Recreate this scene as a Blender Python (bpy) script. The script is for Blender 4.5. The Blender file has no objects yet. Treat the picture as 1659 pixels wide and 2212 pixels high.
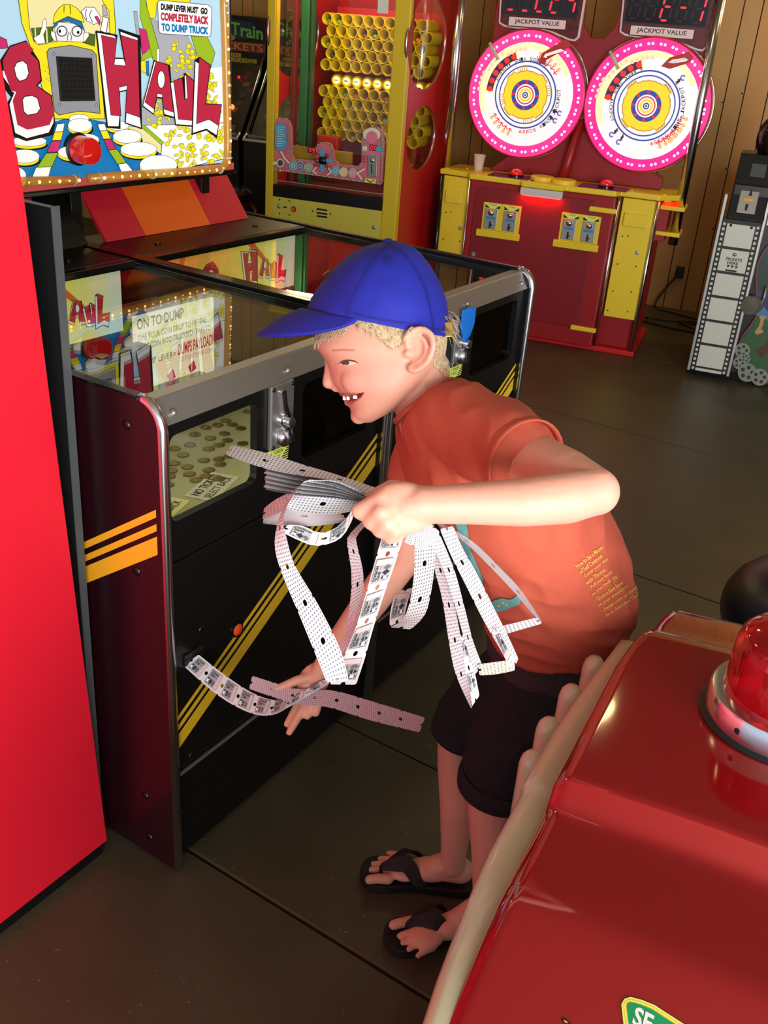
import bpy, bmesh, math, random
import numpy as np
from mathutils import Vector, Matrix, noise
from mathutils.bvhtree import BVHTree

random.seed(7)
SC = bpy.context.scene
COL = SC.collection
pi = math.pi

# ------------------------------------------------------------------ camera
F_PX, ROLL, PITCH, CAM_H = 2100.0, math.radians(4.4), math.radians(26.7), 1.6
FW = Vector((0, math.cos(PITCH), -math.sin(PITCH)))
U0 = Vector((1, 0, 0)).cross(FW)
RT = math.cos(ROLL) * Vector((1, 0, 0)) + math.sin(ROLL) * U0
UP = RT.cross(FW)
CAM = Vector((0, 0, CAM_H))
cd = bpy.data.cameras.new('camera')
cd.sensor_fit = 'VERTICAL'
cd.sensor_height = 36.0
cd.lens = F_PX / 2212 * 36.0
cd.clip_start = 0.02
cam = bpy.data.objects.new('camera', cd)
COL.objects.link(cam)
mw = Matrix((RT, UP, -FW)).transposed().to_4x4()
mw.translation = CAM
cam.matrix_world = mw
SC.camera = cam

# ------------------------------------------------------------------ world, daylight, exposure
SC.view_settings.view_transform = 'Standard'
SC.view_settings.look = 'None'
SC.view_settings.gamma = 1
SC.view_settings.use_curve_mapping = False
SC.view_settings.exposure = 0.0
wd = bpy.data.worlds.new('world')
SC.world = wd
wd.use_nodes = True
bg = wd.node_tree.nodes['Background']
bg.inputs[0].default_value = (0.80, 0.86, 1.0, 1)
bg.inputs[1].default_value = 0.9

def area(name, loc, target, sx, sy, power, color=(1, 1, 1)):
    l = bpy.data.lights.new(name, 'AREA')
    l.shape = 'RECTANGLE'
    l.size, l.size_y, l.energy, l.color = sx, sy, power, color
    o = bpy.data.objects.new(name, l)
    o.location = loc
    o.rotation_euler = (Vector(target) - Vector(loc)).to_track_quat('-Z', 'Y').to_euler()
    COL.objects.link(o)
    return o

# daylight off the sunlit pavement, through the open shop front behind and to the right
area('shopfront_daylight', (1.3, -2.2, 1.15), (0.0, 1.3, 1.0), 3.4, 2.0, 285, (1.0, 0.98, 0.96))

# ------------------------------------------------------------------ helpers
def lin(c):
    c = [x / 255 for x in c]
    return tuple(x / 12.92 if x <= 0.04045 else ((x + 0.055) / 1.055) ** 2.4 for x in c) + (1,)

MATS = {}
def mat(name, rgb, rough=0.5, metal=0.0, emit=0.0, bump=0.0, bscale=200.0, var=0.0, vscale=8.0, coat=0.0,
        sss=0.0, spec=0.5, trans=0.0, emit_rgb=None):
    if name in MATS:
        return MATS[name]
    m = bpy.data.materials.new(name)
    m.use_nodes = True
    nt = m.node_tree
    b = nt.nodes['Principled BSDF']
    c = lin(rgb)
    b.inputs['Base Color'].default_value = c
    b.inputs['Roughness'].default_value = rough
    b.inputs['Metallic'].default_value = metal
    b.inputs['Specular IOR Level'].default_value = spec
    b.inputs['Coat Weight'].default_value = coat
    b.inputs['Coat Roughness'].default_value = 0.05
    b.inputs['Transmission Weight'].default_value = trans
    if sss:
        b.inputs['Subsurface Weight'].default_value = sss
        b.inputs['Subsurface Radius'].default_value = (0.012, 0.005, 0.003)
        b.inputs['Subsurface Scale'].default_value = 1.0
    if emit:
        b.inputs['Emission Color'].default_value = lin(emit_rgb) if emit_rgb else c
        b.inputs['Emission Strength'].default_value = emit
    tc = nt.nodes.new('ShaderNodeTexCoord')
    if var:
        n = nt.nodes.new('ShaderNodeTexNoise')
        n.inputs['Scale'].default_value = vscale
        n.inputs['Detail'].default_value = 6
        nt.links.new(tc.outputs['Object'], n.inputs['Vector'])
        r = nt.nodes.new('ShaderNodeMapRange')
        r.inputs[1].default_value, r.inputs[2].default_value = 0.25, 0.75
        r.inputs[3].default_value, r.inputs[4].default_value = 1 - var, 1 + var
        nt.links.new(n.outputs['Fac'], r.inputs[0])
        mx = nt.nodes.new('ShaderNodeVectorMath')
        mx.operation = 'SCALE'
        mx.inputs[0].default_value = c[:3]
        nt.links.new(r.outputs[0], mx.inputs['Scale'])
        nt.links.new(mx.outputs[0], b.inputs['Base Color'])
    if bump:
        n2 = nt.nodes.new('ShaderNodeTexNoise')
        n2.inputs['Scale'].default_value = bscale
        n2.inputs['Detail'].default_value = 4
        nt.links.new(tc.outputs['Object'], n2.inputs['Vector'])
        bp = nt.nodes.new('ShaderNodeBump')
        bp.inputs['Strength'].default_value = bump
        bp.inputs['Distance'].default_value = 0.002
        nt.links.new(n2.outputs['Fac'], bp.inputs['Height'])
        nt.links.new(bp.outputs[0], b.inputs['Normal'])
    MATS[name] = m
    return m

def glass(name, tint=(1, 1, 1), refl=1.0, rough=0.0, ior=1.5):
    """thin pane: clear film plus Fresnel reflection"""
    if name in MATS:
        return MATS[name]
    m = bpy.data.materials.new(name)
    m.use_nodes = True
    nt = m.node_tree
    nt.nodes.clear()
    out = nt.nodes.new('ShaderNodeOutputMaterial')
    t = nt.nodes.new('ShaderNodeBsdfTransparent')
    t.inputs[0].default_value = (*tint, 1)
    g = nt.nodes.new('ShaderNodeBsdfGlossy')
    g.inputs['Roughness'].default_value = rough
    fr = nt.nodes.new('ShaderNodeLayerWeight')
    pw = nt.nodes.new('ShaderNodeMath'); pw.operation = 'POWER'; pw.inputs[1].default_value = 5.0
    ma = nt.nodes.new('ShaderNodeMath'); ma.operation = 'MULTIPLY_ADD'; ma.use_clamp = True
    ma.inputs[1].default_value = 0.9; ma.inputs[2].default_value = 0.045 * refl
    nt.links.new(fr.outputs['Facing'], pw.inputs[0])
    mx = nt.nodes.new('ShaderNodeMixShader')
    nt.links.new(pw.outputs[0], ma.inputs[0])
    nt.links.new(ma.outputs[0], mx.inputs[0])
    nt.links.new(t.outputs[0], mx.inputs[1])
    nt.links.new(g.outputs[0], mx.inputs[2])
    nt.links.new(mx.outputs[0], out.inputs[0])
    MATS[name] = m
    return m

def tag(o, label=None, cat=None, group=None, kind=None):
    if label: o['label'] = label
    if cat: o['category'] = cat
    if group: o['group'] = group
    if kind: o['kind'] = kind
    return o

def empty(name, loc=(0, 0, 0), rz=0.0, label=None, cat=None, group=None):
    o = bpy.data.objects.new(name, None)
    o.empty_display_size = 0.05
    o.location = loc
    o.rotation_euler = (0, 0, rz)
    COL.objects.link(o)
    return tag(o, label, cat, group)

def mesh_obj(name, me, parent=None, label=None):
    o = bpy.data.objects.new(name, me)
    COL.objects.link(o)
    if parent: o.parent = parent
    if label: o['label'] = label
    return o

class MB:
    """mesh collector: several shapes become one part"""
    def __init__(s):
        s.v, s.f, s.mi, s.uv = [], [], [], {}
    def add(s, vs, fs, mi=0):
        n = len(s.v)
        s.v += [tuple(p) for p in vs]
        for f in fs:
            s.f.append([i + n for i in f])
            s.mi.append(mi)
        return n
    def box(s, lo, hi, mi=0, M=None):
        x0, y0, z0 = lo; x1, y1, z1 = hi
        vs = [Vector(p) for p in ((x0,y0,z0),(x1,y0,z0),(x1,y1,z0),(x0,y1,z0),(x0,y0,z1),(x1,y0,z1),(x1,y1,z1),(x0,y1,z1))]
        if M: vs = [M @ p for p in vs]
        s.add(vs, [(3,2,1,0),(4,5,6,7),(0,1,5,4),(1,2,6,5),(2,3,7,6),(3,0,4,7)], mi)
        return s
    def prism(s, pts, d, mi=0, mi_side=None):
        """pts: list of 3D points of a planar outline, d: extrusion vector"""
        n = len(pts); d = Vector(d)
        k = s.add([Vector(p) for p in pts] + [Vector(p) + d for p in pts], [list(range(n))[::-1], list(range(n, 2 * n))], mi)
        ms = mi if mi_side is None else mi_side
        for i in range(n):
            j = (i + 1) % n
            s.f.append([k + i, k + j, k + n + j, k + n + i]); s.mi.append(ms)
        return s
    def cone(s, p0, p1, r0, r1, n=16, mi=0, cap=True):
        p0, p1 = Vector(p0), Vector(p1)
        ax = (p1 - p0).normalized()
        a = ax.orthogonal().normalized(); b = ax.cross(a)
        vs = []
        for p, r in ((p0, r0), (p1, r1)):
            vs += [p + (a * math.cos(2*pi*i/n) + b * math.sin(2*pi*i/n)) * r for i in range(n)]
        fs = [[i, (i+1) % n, n + (i+1) % n, n + i] for i in range(n)]
        if cap: fs += [list(range(n))[::-1], list(range(n, 2*n))]
        s.add(vs, fs, mi)
        return s
    def cyl(s, p0, p1, r, n=16, mi=0): return s.cone(p0, p1, r, r, n, mi)
    def tube(s, path, r, n=8, mi=0, closed=False):
        P = [Vector(p) for p in path]; m = len(P)
        rr = r if isinstance(r, (list, tuple)) else [r] * m
        vs = []; prev = None
        for i, p in enumerate(P):
            if closed: t = (P[(i+1) % m] - P[i-1]).normalized()
            else: t = (P[min(i+1, m-1)] - P[max(i-1, 0)]).normalized()
            if prev is None: a = t.orthogonal().normalized()
            else:
                a = prev - t * prev.dot(t)
                a = a.normalized() if a.length > 1e-6 else t.orthogonal().normalized()
            prev = a; b = t.cross(a)
            vs += [p + (a * math.cos(2*pi*k/n) + b * math.sin(2*pi*k/n)) * rr[i] for k in range(n)]
        fs = []
        for i in range(m if closed else m - 1):
            j = (i + 1) % m
            fs += [[i*n + k, i*n + (k+1) % n, j*n + (k+1) % n, j*n + k] for k in range(n)]
        if not closed: fs += [list(range(n))[::-1], [(m-1)*n + k for k in range(n)]]
        s.add(vs, fs, mi)
        return s
    def ellipsoid(s, c, ax, n=16, m=10, mi=0):
        """ax: three axis vectors, or radii"""
        c = Vector(c)
        if not isinstance(ax[0], (Vector, tuple, list)):
            ax = [Vector((ax[0],0,0)), Vector((0,ax[1],0)), Vector((0,0,ax[2]))]
        ax = [Vector(a) for a in ax]
        vs = [c - ax[2]]
        for j in range(1, m):
            t = pi * j / m - pi / 2
            vs += [c + (ax[0]*math.cos(2*pi*i/n) + ax[1]*math.sin(2*pi*i/n)) * math.cos(t) + ax[2]*math.sin(t) for i in range(n)]
        vs.append(c + ax[2]); L = len(vs) - 1
        fs = [[0, 1 + (i+1) % n, 1 + i] for i in range(n)]
        for j in range(m - 2):
            q = 1 + j * n
            fs += [[q + i, q + (i+1) % n, q + n + (i+1) % n, q + n + i] for i in range(n)]
        q = 1 + (m - 2) * n
        fs += [[q + i, q + (i+1) % n, L] for i in range(n)]
        s.add(vs, fs, mi)
        return s
    def capsule(s, p0, r0, p1, r1, n=14):
        s.cone(p0, p1, r0, r1, n)
        s.ellipsoid(p0, (r0, r0, r0), n, 8); s.ellipsoid(p1, (r1, r1, r1), n, 8)
        return s
    def chain(s, pts, n=14):
        for (a, ra), (b, rb) in zip(pts, pts[1:]): s.capsule(a, ra, b, rb, n)
        return s
    def loft(s, rings, mi=0, cap=True):
        n = len(rings[0]); m = len(rings)
        k = s.add([p for r in rings for p in r], [], mi)
        for i in range(m - 1):
            for j in range(n):
                s.f.append([k + i*n + j, k + i*n + (j+1) % n, k + (i+1)*n + (j+1) % n, k + (i+1)*n + j]); s.mi.append(mi)
        if cap:
            s.f.append([k + j for j in range(n)][::-1]); s.mi.append(mi)
            s.f.append([k + (m-1)*n + j for j in range(n)]); s.mi.append(mi)
        return s
    def lathe(s, prof, o, ax, n=24, mi=0):
        """prof: (radius, height) pairs, closed with caps"""
        o, ax = Vector(o), Vector(ax).normalized()
        a = ax.orthogonal().normalized(); b = ax.cross(a)
        s.loft([[o + ax*h + (a*math.cos(2*pi*i/n) + b*math.sin(2*pi*i/n))*max(r, 1e-4) for i in range(n)] for r, h in prof], mi)
        return s
    def mesh(s, name='m', fix=True):
        me = bpy.data.meshes.new(name)
        me.from_pydata(s.v, [], s.f)
        me.polygons.foreach_set('material_index', s.mi)
        if fix:
            bm = bmesh.new(); bm.from_mesh(me)
            bmesh.ops.recalc_face_normals(bm, faces=bm.faces)
            bm.to_mesh(me); bm.free()
        return me
    def build(s, name, mats, parent=None, label=None, smooth=False, bevel=0.0, seg=2, fix=True, angle=40):
        me = s.mesh(name, fix)
        for m in (mats if isinstance(mats, (list, tuple)) else [mats]): me.materials.append(m)
        o = mesh_obj(name, me, parent, label)
        if smooth:
            me.shade_smooth()
            if smooth == 'auto':
                me.set_sharp_from_angle(angle=math.radians(angle))
        if bevel:
            b = o.modifiers.new('bevel', 'BEVEL')
            b.width, b.segments, b.limit_method, b.angle_limit = bevel, seg, 'ANGLE', math.radians(35)
            b.harden_normals = False
        return o

def bxo(name, lo, hi, m, parent=None, bevel=0.002, label=None, seg=2):
    return MB().box(lo, hi).build(name, m, parent, label, bevel=bevel, seg=seg)

def panel_holes(name, outer, holes, thick, m, parent, label=None):
    """flat panel with holes; outer and holes are lists of 3D points, thick an extrusion vector"""
    bm = bmesh.new()
    for loop in [outer] + holes:
        vs = [bm.verts.new(p) for p in loop]
        for i in range(len(vs)): bm.edges.new((vs[i], vs[(i+1) % len(vs)]))
    bmesh.ops.triangle_fill(bm, edges=bm.edges[:], use_beauty=True)
    r = bmesh.ops.extrude_face_region(bm, geom=bm.faces[:])
    bmesh.ops.translate(bm, vec=Vector(thick), verts=[g for g in r['geom'] if isinstance(g, bmesh.types.BMVert)])
    bmesh.ops.recalc_face_normals(bm, faces=bm.faces)
    me = bpy.data.meshes.new(name); bm.to_mesh(me); bm.free()
    me.materials.append(m)
    return mesh_obj(name, me, parent, label)

# rays of the surveyed camera, used to turn traced outlines into real positions on known planes
def ray(px, py): return FW + RT * ((px - 829.5) / F_PX) + UP * ((1106 - py) / F_PX)
def at(px, py, d): return CAM + ray(px, py) * d
def at_z(px, py, z):
    r = ray(px, py); return CAM + r * ((z - CAM_H) / r.z)

class Frame:
    def __init__(s, o, rz):
        s.o = Vector(o); s.rz = rz
        s.x = Vector((math.cos(rz), math.sin(rz), 0)); s.y = Vector((-math.sin(rz), math.cos(rz), 0))
    def loc(s, P):
        d = P - s.o; return Vector((d.dot(s.x), d.dot(s.y), P.z))
    def world(s, a, b, z): return s.o + s.x * a + s.y * b + Vector((0, 0, z))
    def on_b(s, px, py, b):
        r = ray(px, py); t = (s.o + s.y * b - CAM).dot(s.y) / r.dot(s.y)
        return s.loc(CAM + r * t)
    def on_a(s, px, py, a):
        r = ray(px, py); t = (s.o + s.x * a - CAM).dot(s.x) / r.dot(s.x)
        return s.loc(CAM + r * t)
    def on_z(s, px, py, z): return s.loc(at_z(px, py, z))

_text = {}
def text_mesh(txt, bold=0.0):
    """flat lettering, normalised to the unit box: (verts2d, faces)"""
    k = (txt, bold)
    if k in _text: return _text[k]
    c = bpy.data.curves.new('lettering', 'FONT')
    c.body = txt
    c.resolution_u = 3
    c.offset = bold
    o = bpy.data.objects.new('lettering', c)
    COL.objects.link(o)
    dg = bpy.context.evaluated_depsgraph_get()
    me = bpy.data.meshes.new_from_object(o.evaluated_get(dg))
    vs = [(v.co.x, v.co.y) for v in me.vertices]
    fs = [list(p.vertices) for p in me.polygons]
    bpy.data.objects.remove(o); bpy.data.curves.remove(c); bpy.data.meshes.remove(me)
    x0 = min(v[0] for v in vs); x1 = max(v[0] for v in vs); y0 = min(v[1] for v in vs); y1 = max(v[1] for v in vs)
    r = ([((x - x0) / (x1 - x0), (y - y0) / (y1 - y0)) for x, y in vs], fs)
    _text[k] = r
    return r

class Art:
    """flat print on one panel: 2D outlines in layers, each a hair in front of the last"""
    def __init__(s, put, step=4e-5):
        s.put, s.step, s.h = put, step, 0.0006      # put(x, y, height) -> 3D
        s.mb, s.mats, s.idx = MB(), [], {}
    def m(s, material):
        if material.name not in s.idx:
            s.idx[material.name] = len(s.mats); s.mats.append(material)
        return s.idx[material.name]
    def poly(s, material, pts):
        s.h += s.step
        s.mb.add([s.put(x, y, s.h) for x, y in pts], [list(range(len(pts)))], s.m(material))
    def outl(s, material, pts, w):
        """outline band of width w, outside the outline"""
        cx = sum(p[0] for p in pts) / len(pts); cy = sum(p[1] for p in pts) / len(pts)
        s.poly(material, grow(pts, w))
    def ell(s, material, cx, cy, rx, ry, rot=0.0, n=20):
        c, q = math.cos(rot), math.sin(rot)
        s.poly(material, [(cx + rx*math.cos(2*pi*i/n)*c - ry*math.sin(2*pi*i/n)*q, cy + rx*math.cos(2*pi*i/n)*q + ry*math.sin(2*pi*i/n)*c) for i in range(n)])
    def ring(s, material, cx, cy, r0, r1, n=48, a0=0.0, a1=2*pi):
        s.h += s.step
        full = abs(a1 - a0 - 2*pi) < 1e-6
        vs = []
        for i in range(n + 1):
            t = a0 + (a1 - a0) * i / n
            vs += [s.put(cx + r0*math.cos(t), cy + r0*math.sin(t), s.h), s.put(cx + r1*math.cos(t), cy + r1*math.sin(t), s.h)]
        s.mb.add(vs, [[2*i, 2*i+1, 2*i+3, 2*i+2] for i in range(n)], s.m(material))
    def line(s, material, pts, w):
        for (x0, y0), (x1, y1) in zip(pts, pts[1:]):
            l = math.hypot(x1-x0, y1-y0) or 1
            nx, ny = -(y1-y0)/l*w/2, (x1-x0)/l*w/2
            s.poly(material, [(x0+nx, y0+ny), (x1+nx, y1+ny), (x1-nx, y1-ny), (x0-nx, y0-ny)])
    def text(s, material, txt, quad, bold=0.0):
        """quad: top-left, top-right, bottom-right, bottom-left"""
        vs, fs = text_mesh(txt, bold)
        s.h += s.step
        (ax, ay), (bx, by), (cx, cy), (dx, dy) = quad
        P = []
        for u, v in vs:
            tx, ty = ax + (bx-ax)*u, ay + (by-ay)*u
            lx, ly = dx + (cx-dx)*u, dy + (cy-dy)*u
            P.append(s.put(lx + (tx-lx)*v, ly + (ty-ly)*v, s.h))
        s.mb.add(P, fs, s.m(material))
    def build(s, name, parent, label=None):
        return s.mb.build(name, s.mats, parent, label, fix=False)

def grow(pts, w):
    n = len(pts)
    A = sum(pts[i][0]*pts[(i+1) % n][1] - pts[(i+1) % n][0]*pts[i][1] for i in range(n))
    sg = 1 if A > 0 else -1
    out = []
    for i in range(n):
        (x0, y0), (x1, y1), (x2, y2) = pts[i-1], pts[i], pts[(i+1) % n]
        l1 = math.hypot(x1-x0, y1-y0) or 1; l2 = math.hypot(x2-x1, y2-y1) or 1
        n1 = ((y1-y0)/l1, -(x1-x0)/l1); n2 = ((y2-y1)/l2, -(x2-x1)/l2)
        d = max(1 + n1[0]*n2[0] + n1[1]*n2[1], 0.45)
        out.append((x1 + sg*w*(n1[0]+n2[0])/d, y1 + sg*w*(n1[1]+n2[1])/d))
    return out

def in_poly(x, y, pts):
    c = False; n = len(pts)
    for i in range(n):
        (x0, y0), (x1, y1) = pts[i], pts[i-1]
        if (y0 > y) != (y1 > y) and x < (x1-x0)*(y-y0)/(y1-y0) + x0: c = not c
    return c

def bezier_smooth(pts, k=4):
    """Catmull-Rom through a list of equal-length tuples"""
    out = []; n = len(pts)
    for i in range(n - 1):
        p0, p1, p2, p3 = pts[max(i-1, 0)], pts[i], pts[i+1], pts[min(i+2, n-1)]
        for j in range(k):
            t = j / k
            out.append(tuple(0.5*((2*b) + (c-a)*t + (2*a-5*b+4*c-d)*t*t + (3*b-a-3*c+d)*t**3) for a, b, c, d in zip(p0, p1, p2, p3)))
    out.append(tuple(pts[-1]))
    return out

# ------------------------------------------------------------------ shared materials
BLK = mat('black_laminate', (12, 12, 13), 0.35, bump=0.03, bscale=600)
BLKG = mat('black_gloss', (12, 12, 13), 0.15)
CHROME = mat('chrome', (222, 224, 230), 0.2, 1.0)
STEEL = mat('brushed_steel', (176, 175, 170), 0.42, 0.85, bump=0.05, bscale=300)
DKST = mat('dark_steel', (70, 70, 72), 0.3, 1.0)
REDP = mat('red_panel', (214, 22, 44), 0.45, var=0.03)
MAROON = mat('maroon_laminate', (34, 5, 13), 0.35)
YEL = mat('yellow_plastic', (235, 205, 45), 0.4)
WRED = mat('deep_red_laminate', (150, 18, 26), 0.4, bump=0.05, bscale=500)
AMBER = mat('amber_print', (240, 165, 30), 0.5)
ORANGE = mat('orange_print', (238, 100, 25), 0.45)
GREY = mat('grey_edge', (70, 74, 76), 0.5)
GL = glass('clear_pane', (0.93, 0.95, 0.93), 1.6)
GLT = glass('tinted_pane', (0.06, 0.06, 0.06), 1.0)
RBTN = mat('orange_button', (235, 85, 25), 0.35)
LIME = mat('lime_sticker', (222, 235, 110), 0.5)
INK = mat('black_ink', (18, 18, 20), 0.5)
LEDR = mat('red_led', (255, 25, 40), 0.4, emit=3.0)

def ems(name, rgb, e=0.9):
    return mat('backlit_' + name, tuple(int(x*0.62) for x in rgb), 0.35, emit=e*0.79, emit_rgb=rgb)

# ------------------------------------------------------------------ the setting
PF = Frame((-0.3736, 1.4460, 0), math.radians(58.6))      # coin pusher and floor joints
WF = Frame((1.3260, 5.3911, 0), math.radians(-19))        # back wall and the machines along it

CONC = mat('concrete', (74, 68, 51), 0.42, bump=0.25, bscale=90, var=0.16, vscale=5)
def speckle(m, rgb, scale=55.0, cut=0.10):
    nt = m.node_tree; b = nt.nodes['Principled BSDF']
    src = b.inputs['Base Color'].links[0].from_socket
    tc = nt.nodes.new('ShaderNodeTexCoord'); vo = nt.nodes.new('ShaderNodeTexVoronoi'); vo.inputs['Scale'].default_value = scale
    nt.links.new(tc.outputs['Object'], vo.inputs['Vector'])
    lt = nt.nodes.new('ShaderNodeMapRange'); lt.inputs[1].default_value = cut; lt.inputs[2].default_value = cut*0.7
    nt.links.new(vo.outputs['Distance'], lt.inputs[0])
    nz = nt.nodes.new('ShaderNodeTexNoise'); nz.inputs['Scale'].default_value = 14; nt.links.new(tc.outputs['Object'], nz.inputs['Vector'])
    gt = nt.nodes.new('ShaderNodeMapRange'); gt.inputs[1].default_value = 0.5; gt.inputs[2].default_value = 0.62
    nt.links.new(nz.outputs['Fac'], gt.inputs[0])
    ml = nt.nodes.new('ShaderNodeMath'); ml.operation = 'MULTIPLY'; nt.links.new(lt.outputs[0], ml.inputs[0]); nt.links.new(gt.outputs[0], ml.inputs[1])
    mx = nt.nodes.new('ShaderNodeMix'); mx.data_type = 'RGBA'; mx.inputs[7].default_value = lin(rgb)
    nt.links.new(ml.outputs[0], mx.inputs[0]); nt.links.new(src, mx.inputs[6]); nt.links.new(mx.outputs[2], b.inputs['Base Color'])
speckle(CONC, (150, 142, 116))
fl = bpy.data.objects.new('floor', None); COL.objects.link(fl)
fl.location = PF.o; fl.rotation_euler = (0, 0, PF.rz); tag(fl, kind='structure')
joints = [-4.6, -3.4, -2.2, -1.15, 0.065, 0.608, 1.85, 3.1, 4.3, 5.5, 6.7]
for a0, a1 in zip(joints, joints[1:]):
    bxo('slab', (a0 + 0.003, -5.0, -0.12), (a1 - 0.003, 5.6, 0.0), CONC, fl, 0.004)
MB().box((-4.6, -5, -0.2), (6.7, 5.6, -0.012)).build('joint_bed', mat('joint_dirt', (40, 36, 30), 0.9), fl)

WOOD = mat('wood_panelling', (196, 152, 86), 0.5, var=0.1, vscale=3, bump=0.05, bscale=60)
WOOD2 = mat('wood_panelling_warm', (204, 150, 78), 0.5, var=0.1, vscale=3, bump=0.05, bscale=60)
wb = bpy.data.objects.new('wall_back', None); COL.objects.link(wb)
wb.location = WF.o; wb.rotation_euler = (0, 0, WF.rz); tag(wb, kind='structure')
xs = [0.158, 0.265, 0.401, 0.605]
w_pat = [0.107, 0.205, 0.083, 0.16, 0.12, 0.2]
while xs[0] > -4.9: xs.insert(0, xs[0] - w_pat[len(xs) % 6])
while xs[-1] < 2.6: xs.append(xs[-1] + w_pat[len(xs) % 6])
for i, (a0, a1) in enumerate(zip(xs, xs[1:])):
    bxo('plank', (a0 + 0.003, 1.29, 0.0), (a1 - 0.003, 1.305, 3.0), (WOOD, WOOD2)[i * 7 % 3 == 0], wb, 0.002)
MB().box((-4.9, 1.301, 0), (2.7, 1.36, 3.0)).build('backing_board', mat('groove_brown', (74, 48, 22), 0.8), wb)
for x, z in ((0.262, 1.36), (0.262, 0.92), (0.262, 0.55), (0.158, 1.30)):
    MB().cyl((x - 0.008, 1.286, z), (x - 0.008, 1.292, z), 0.006, 8).build('nail_head', INK, wb)

WPAINT = mat('side_wall_paint', (172, 150, 112), 0.7, var=0.05)
def wall(name, a0, a1, b0, b1, z1=3.0):
    o = MB().box((a0, b0, 0), (a1, b1, z1)).build(name, WPAINT)
    o.location = WF.o; o.rotation_euler = (0, 0, WF.rz)
    return tag(o, kind='structure')
wall('wall_left', -5.0, -4.9, -8.2, 1.36)
wall('wall_right', 2.7, 2.8, -3.4, 1.36)
ce = MB().box((-5.0, -8.2, 3.0), (2.8, 1.36, 3.1)).build('ceiling', mat('ceiling_paint', (150, 140, 120), 0.8))
ce.location = WF.o; ce.rotation_euler = (0, 0, WF.rz); tag(ce, kind='structure')

# round ceiling lamps: the glass tops and the red ride mirror them
LAMPM = mat('lamp_diffuser', (255, 226, 160), 0.5, emit=16.0)
lampspots = [(-1.9, -1.6), (-0.2, -1.2), (1.0, -0.2), (1.4, 0.75), (-3.4, -0.3), (-1.4, -3.4)]
for i, (a, b) in enumerate(lampspots):
    P = WF.world(a, b, 3.0)
    l = empty('ceiling_lamp', P, 0, 'round flush ceiling lamp with a warm white diffuser', 'lamp', 'round lamps on the ceiling')
    MB().lathe([(0.17, 0), (0.17, -0.03), (0.15, -0.035)], (0, 0, 0), (0, 0, 1), 28).build('rim', STEEL, l, smooth='auto')
    MB().lathe([(0.15, -0.02), (0.145, -0.05), (0.1, -0.07), (0.001, -0.08)], (0, 0, 0), (0, 0, 1), 28).build('diffuser', LAMPM if i != 3 else mat('bright_diffuser', (255, 214, 140), 0.5, emit=55.0), l, smooth=True)

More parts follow.
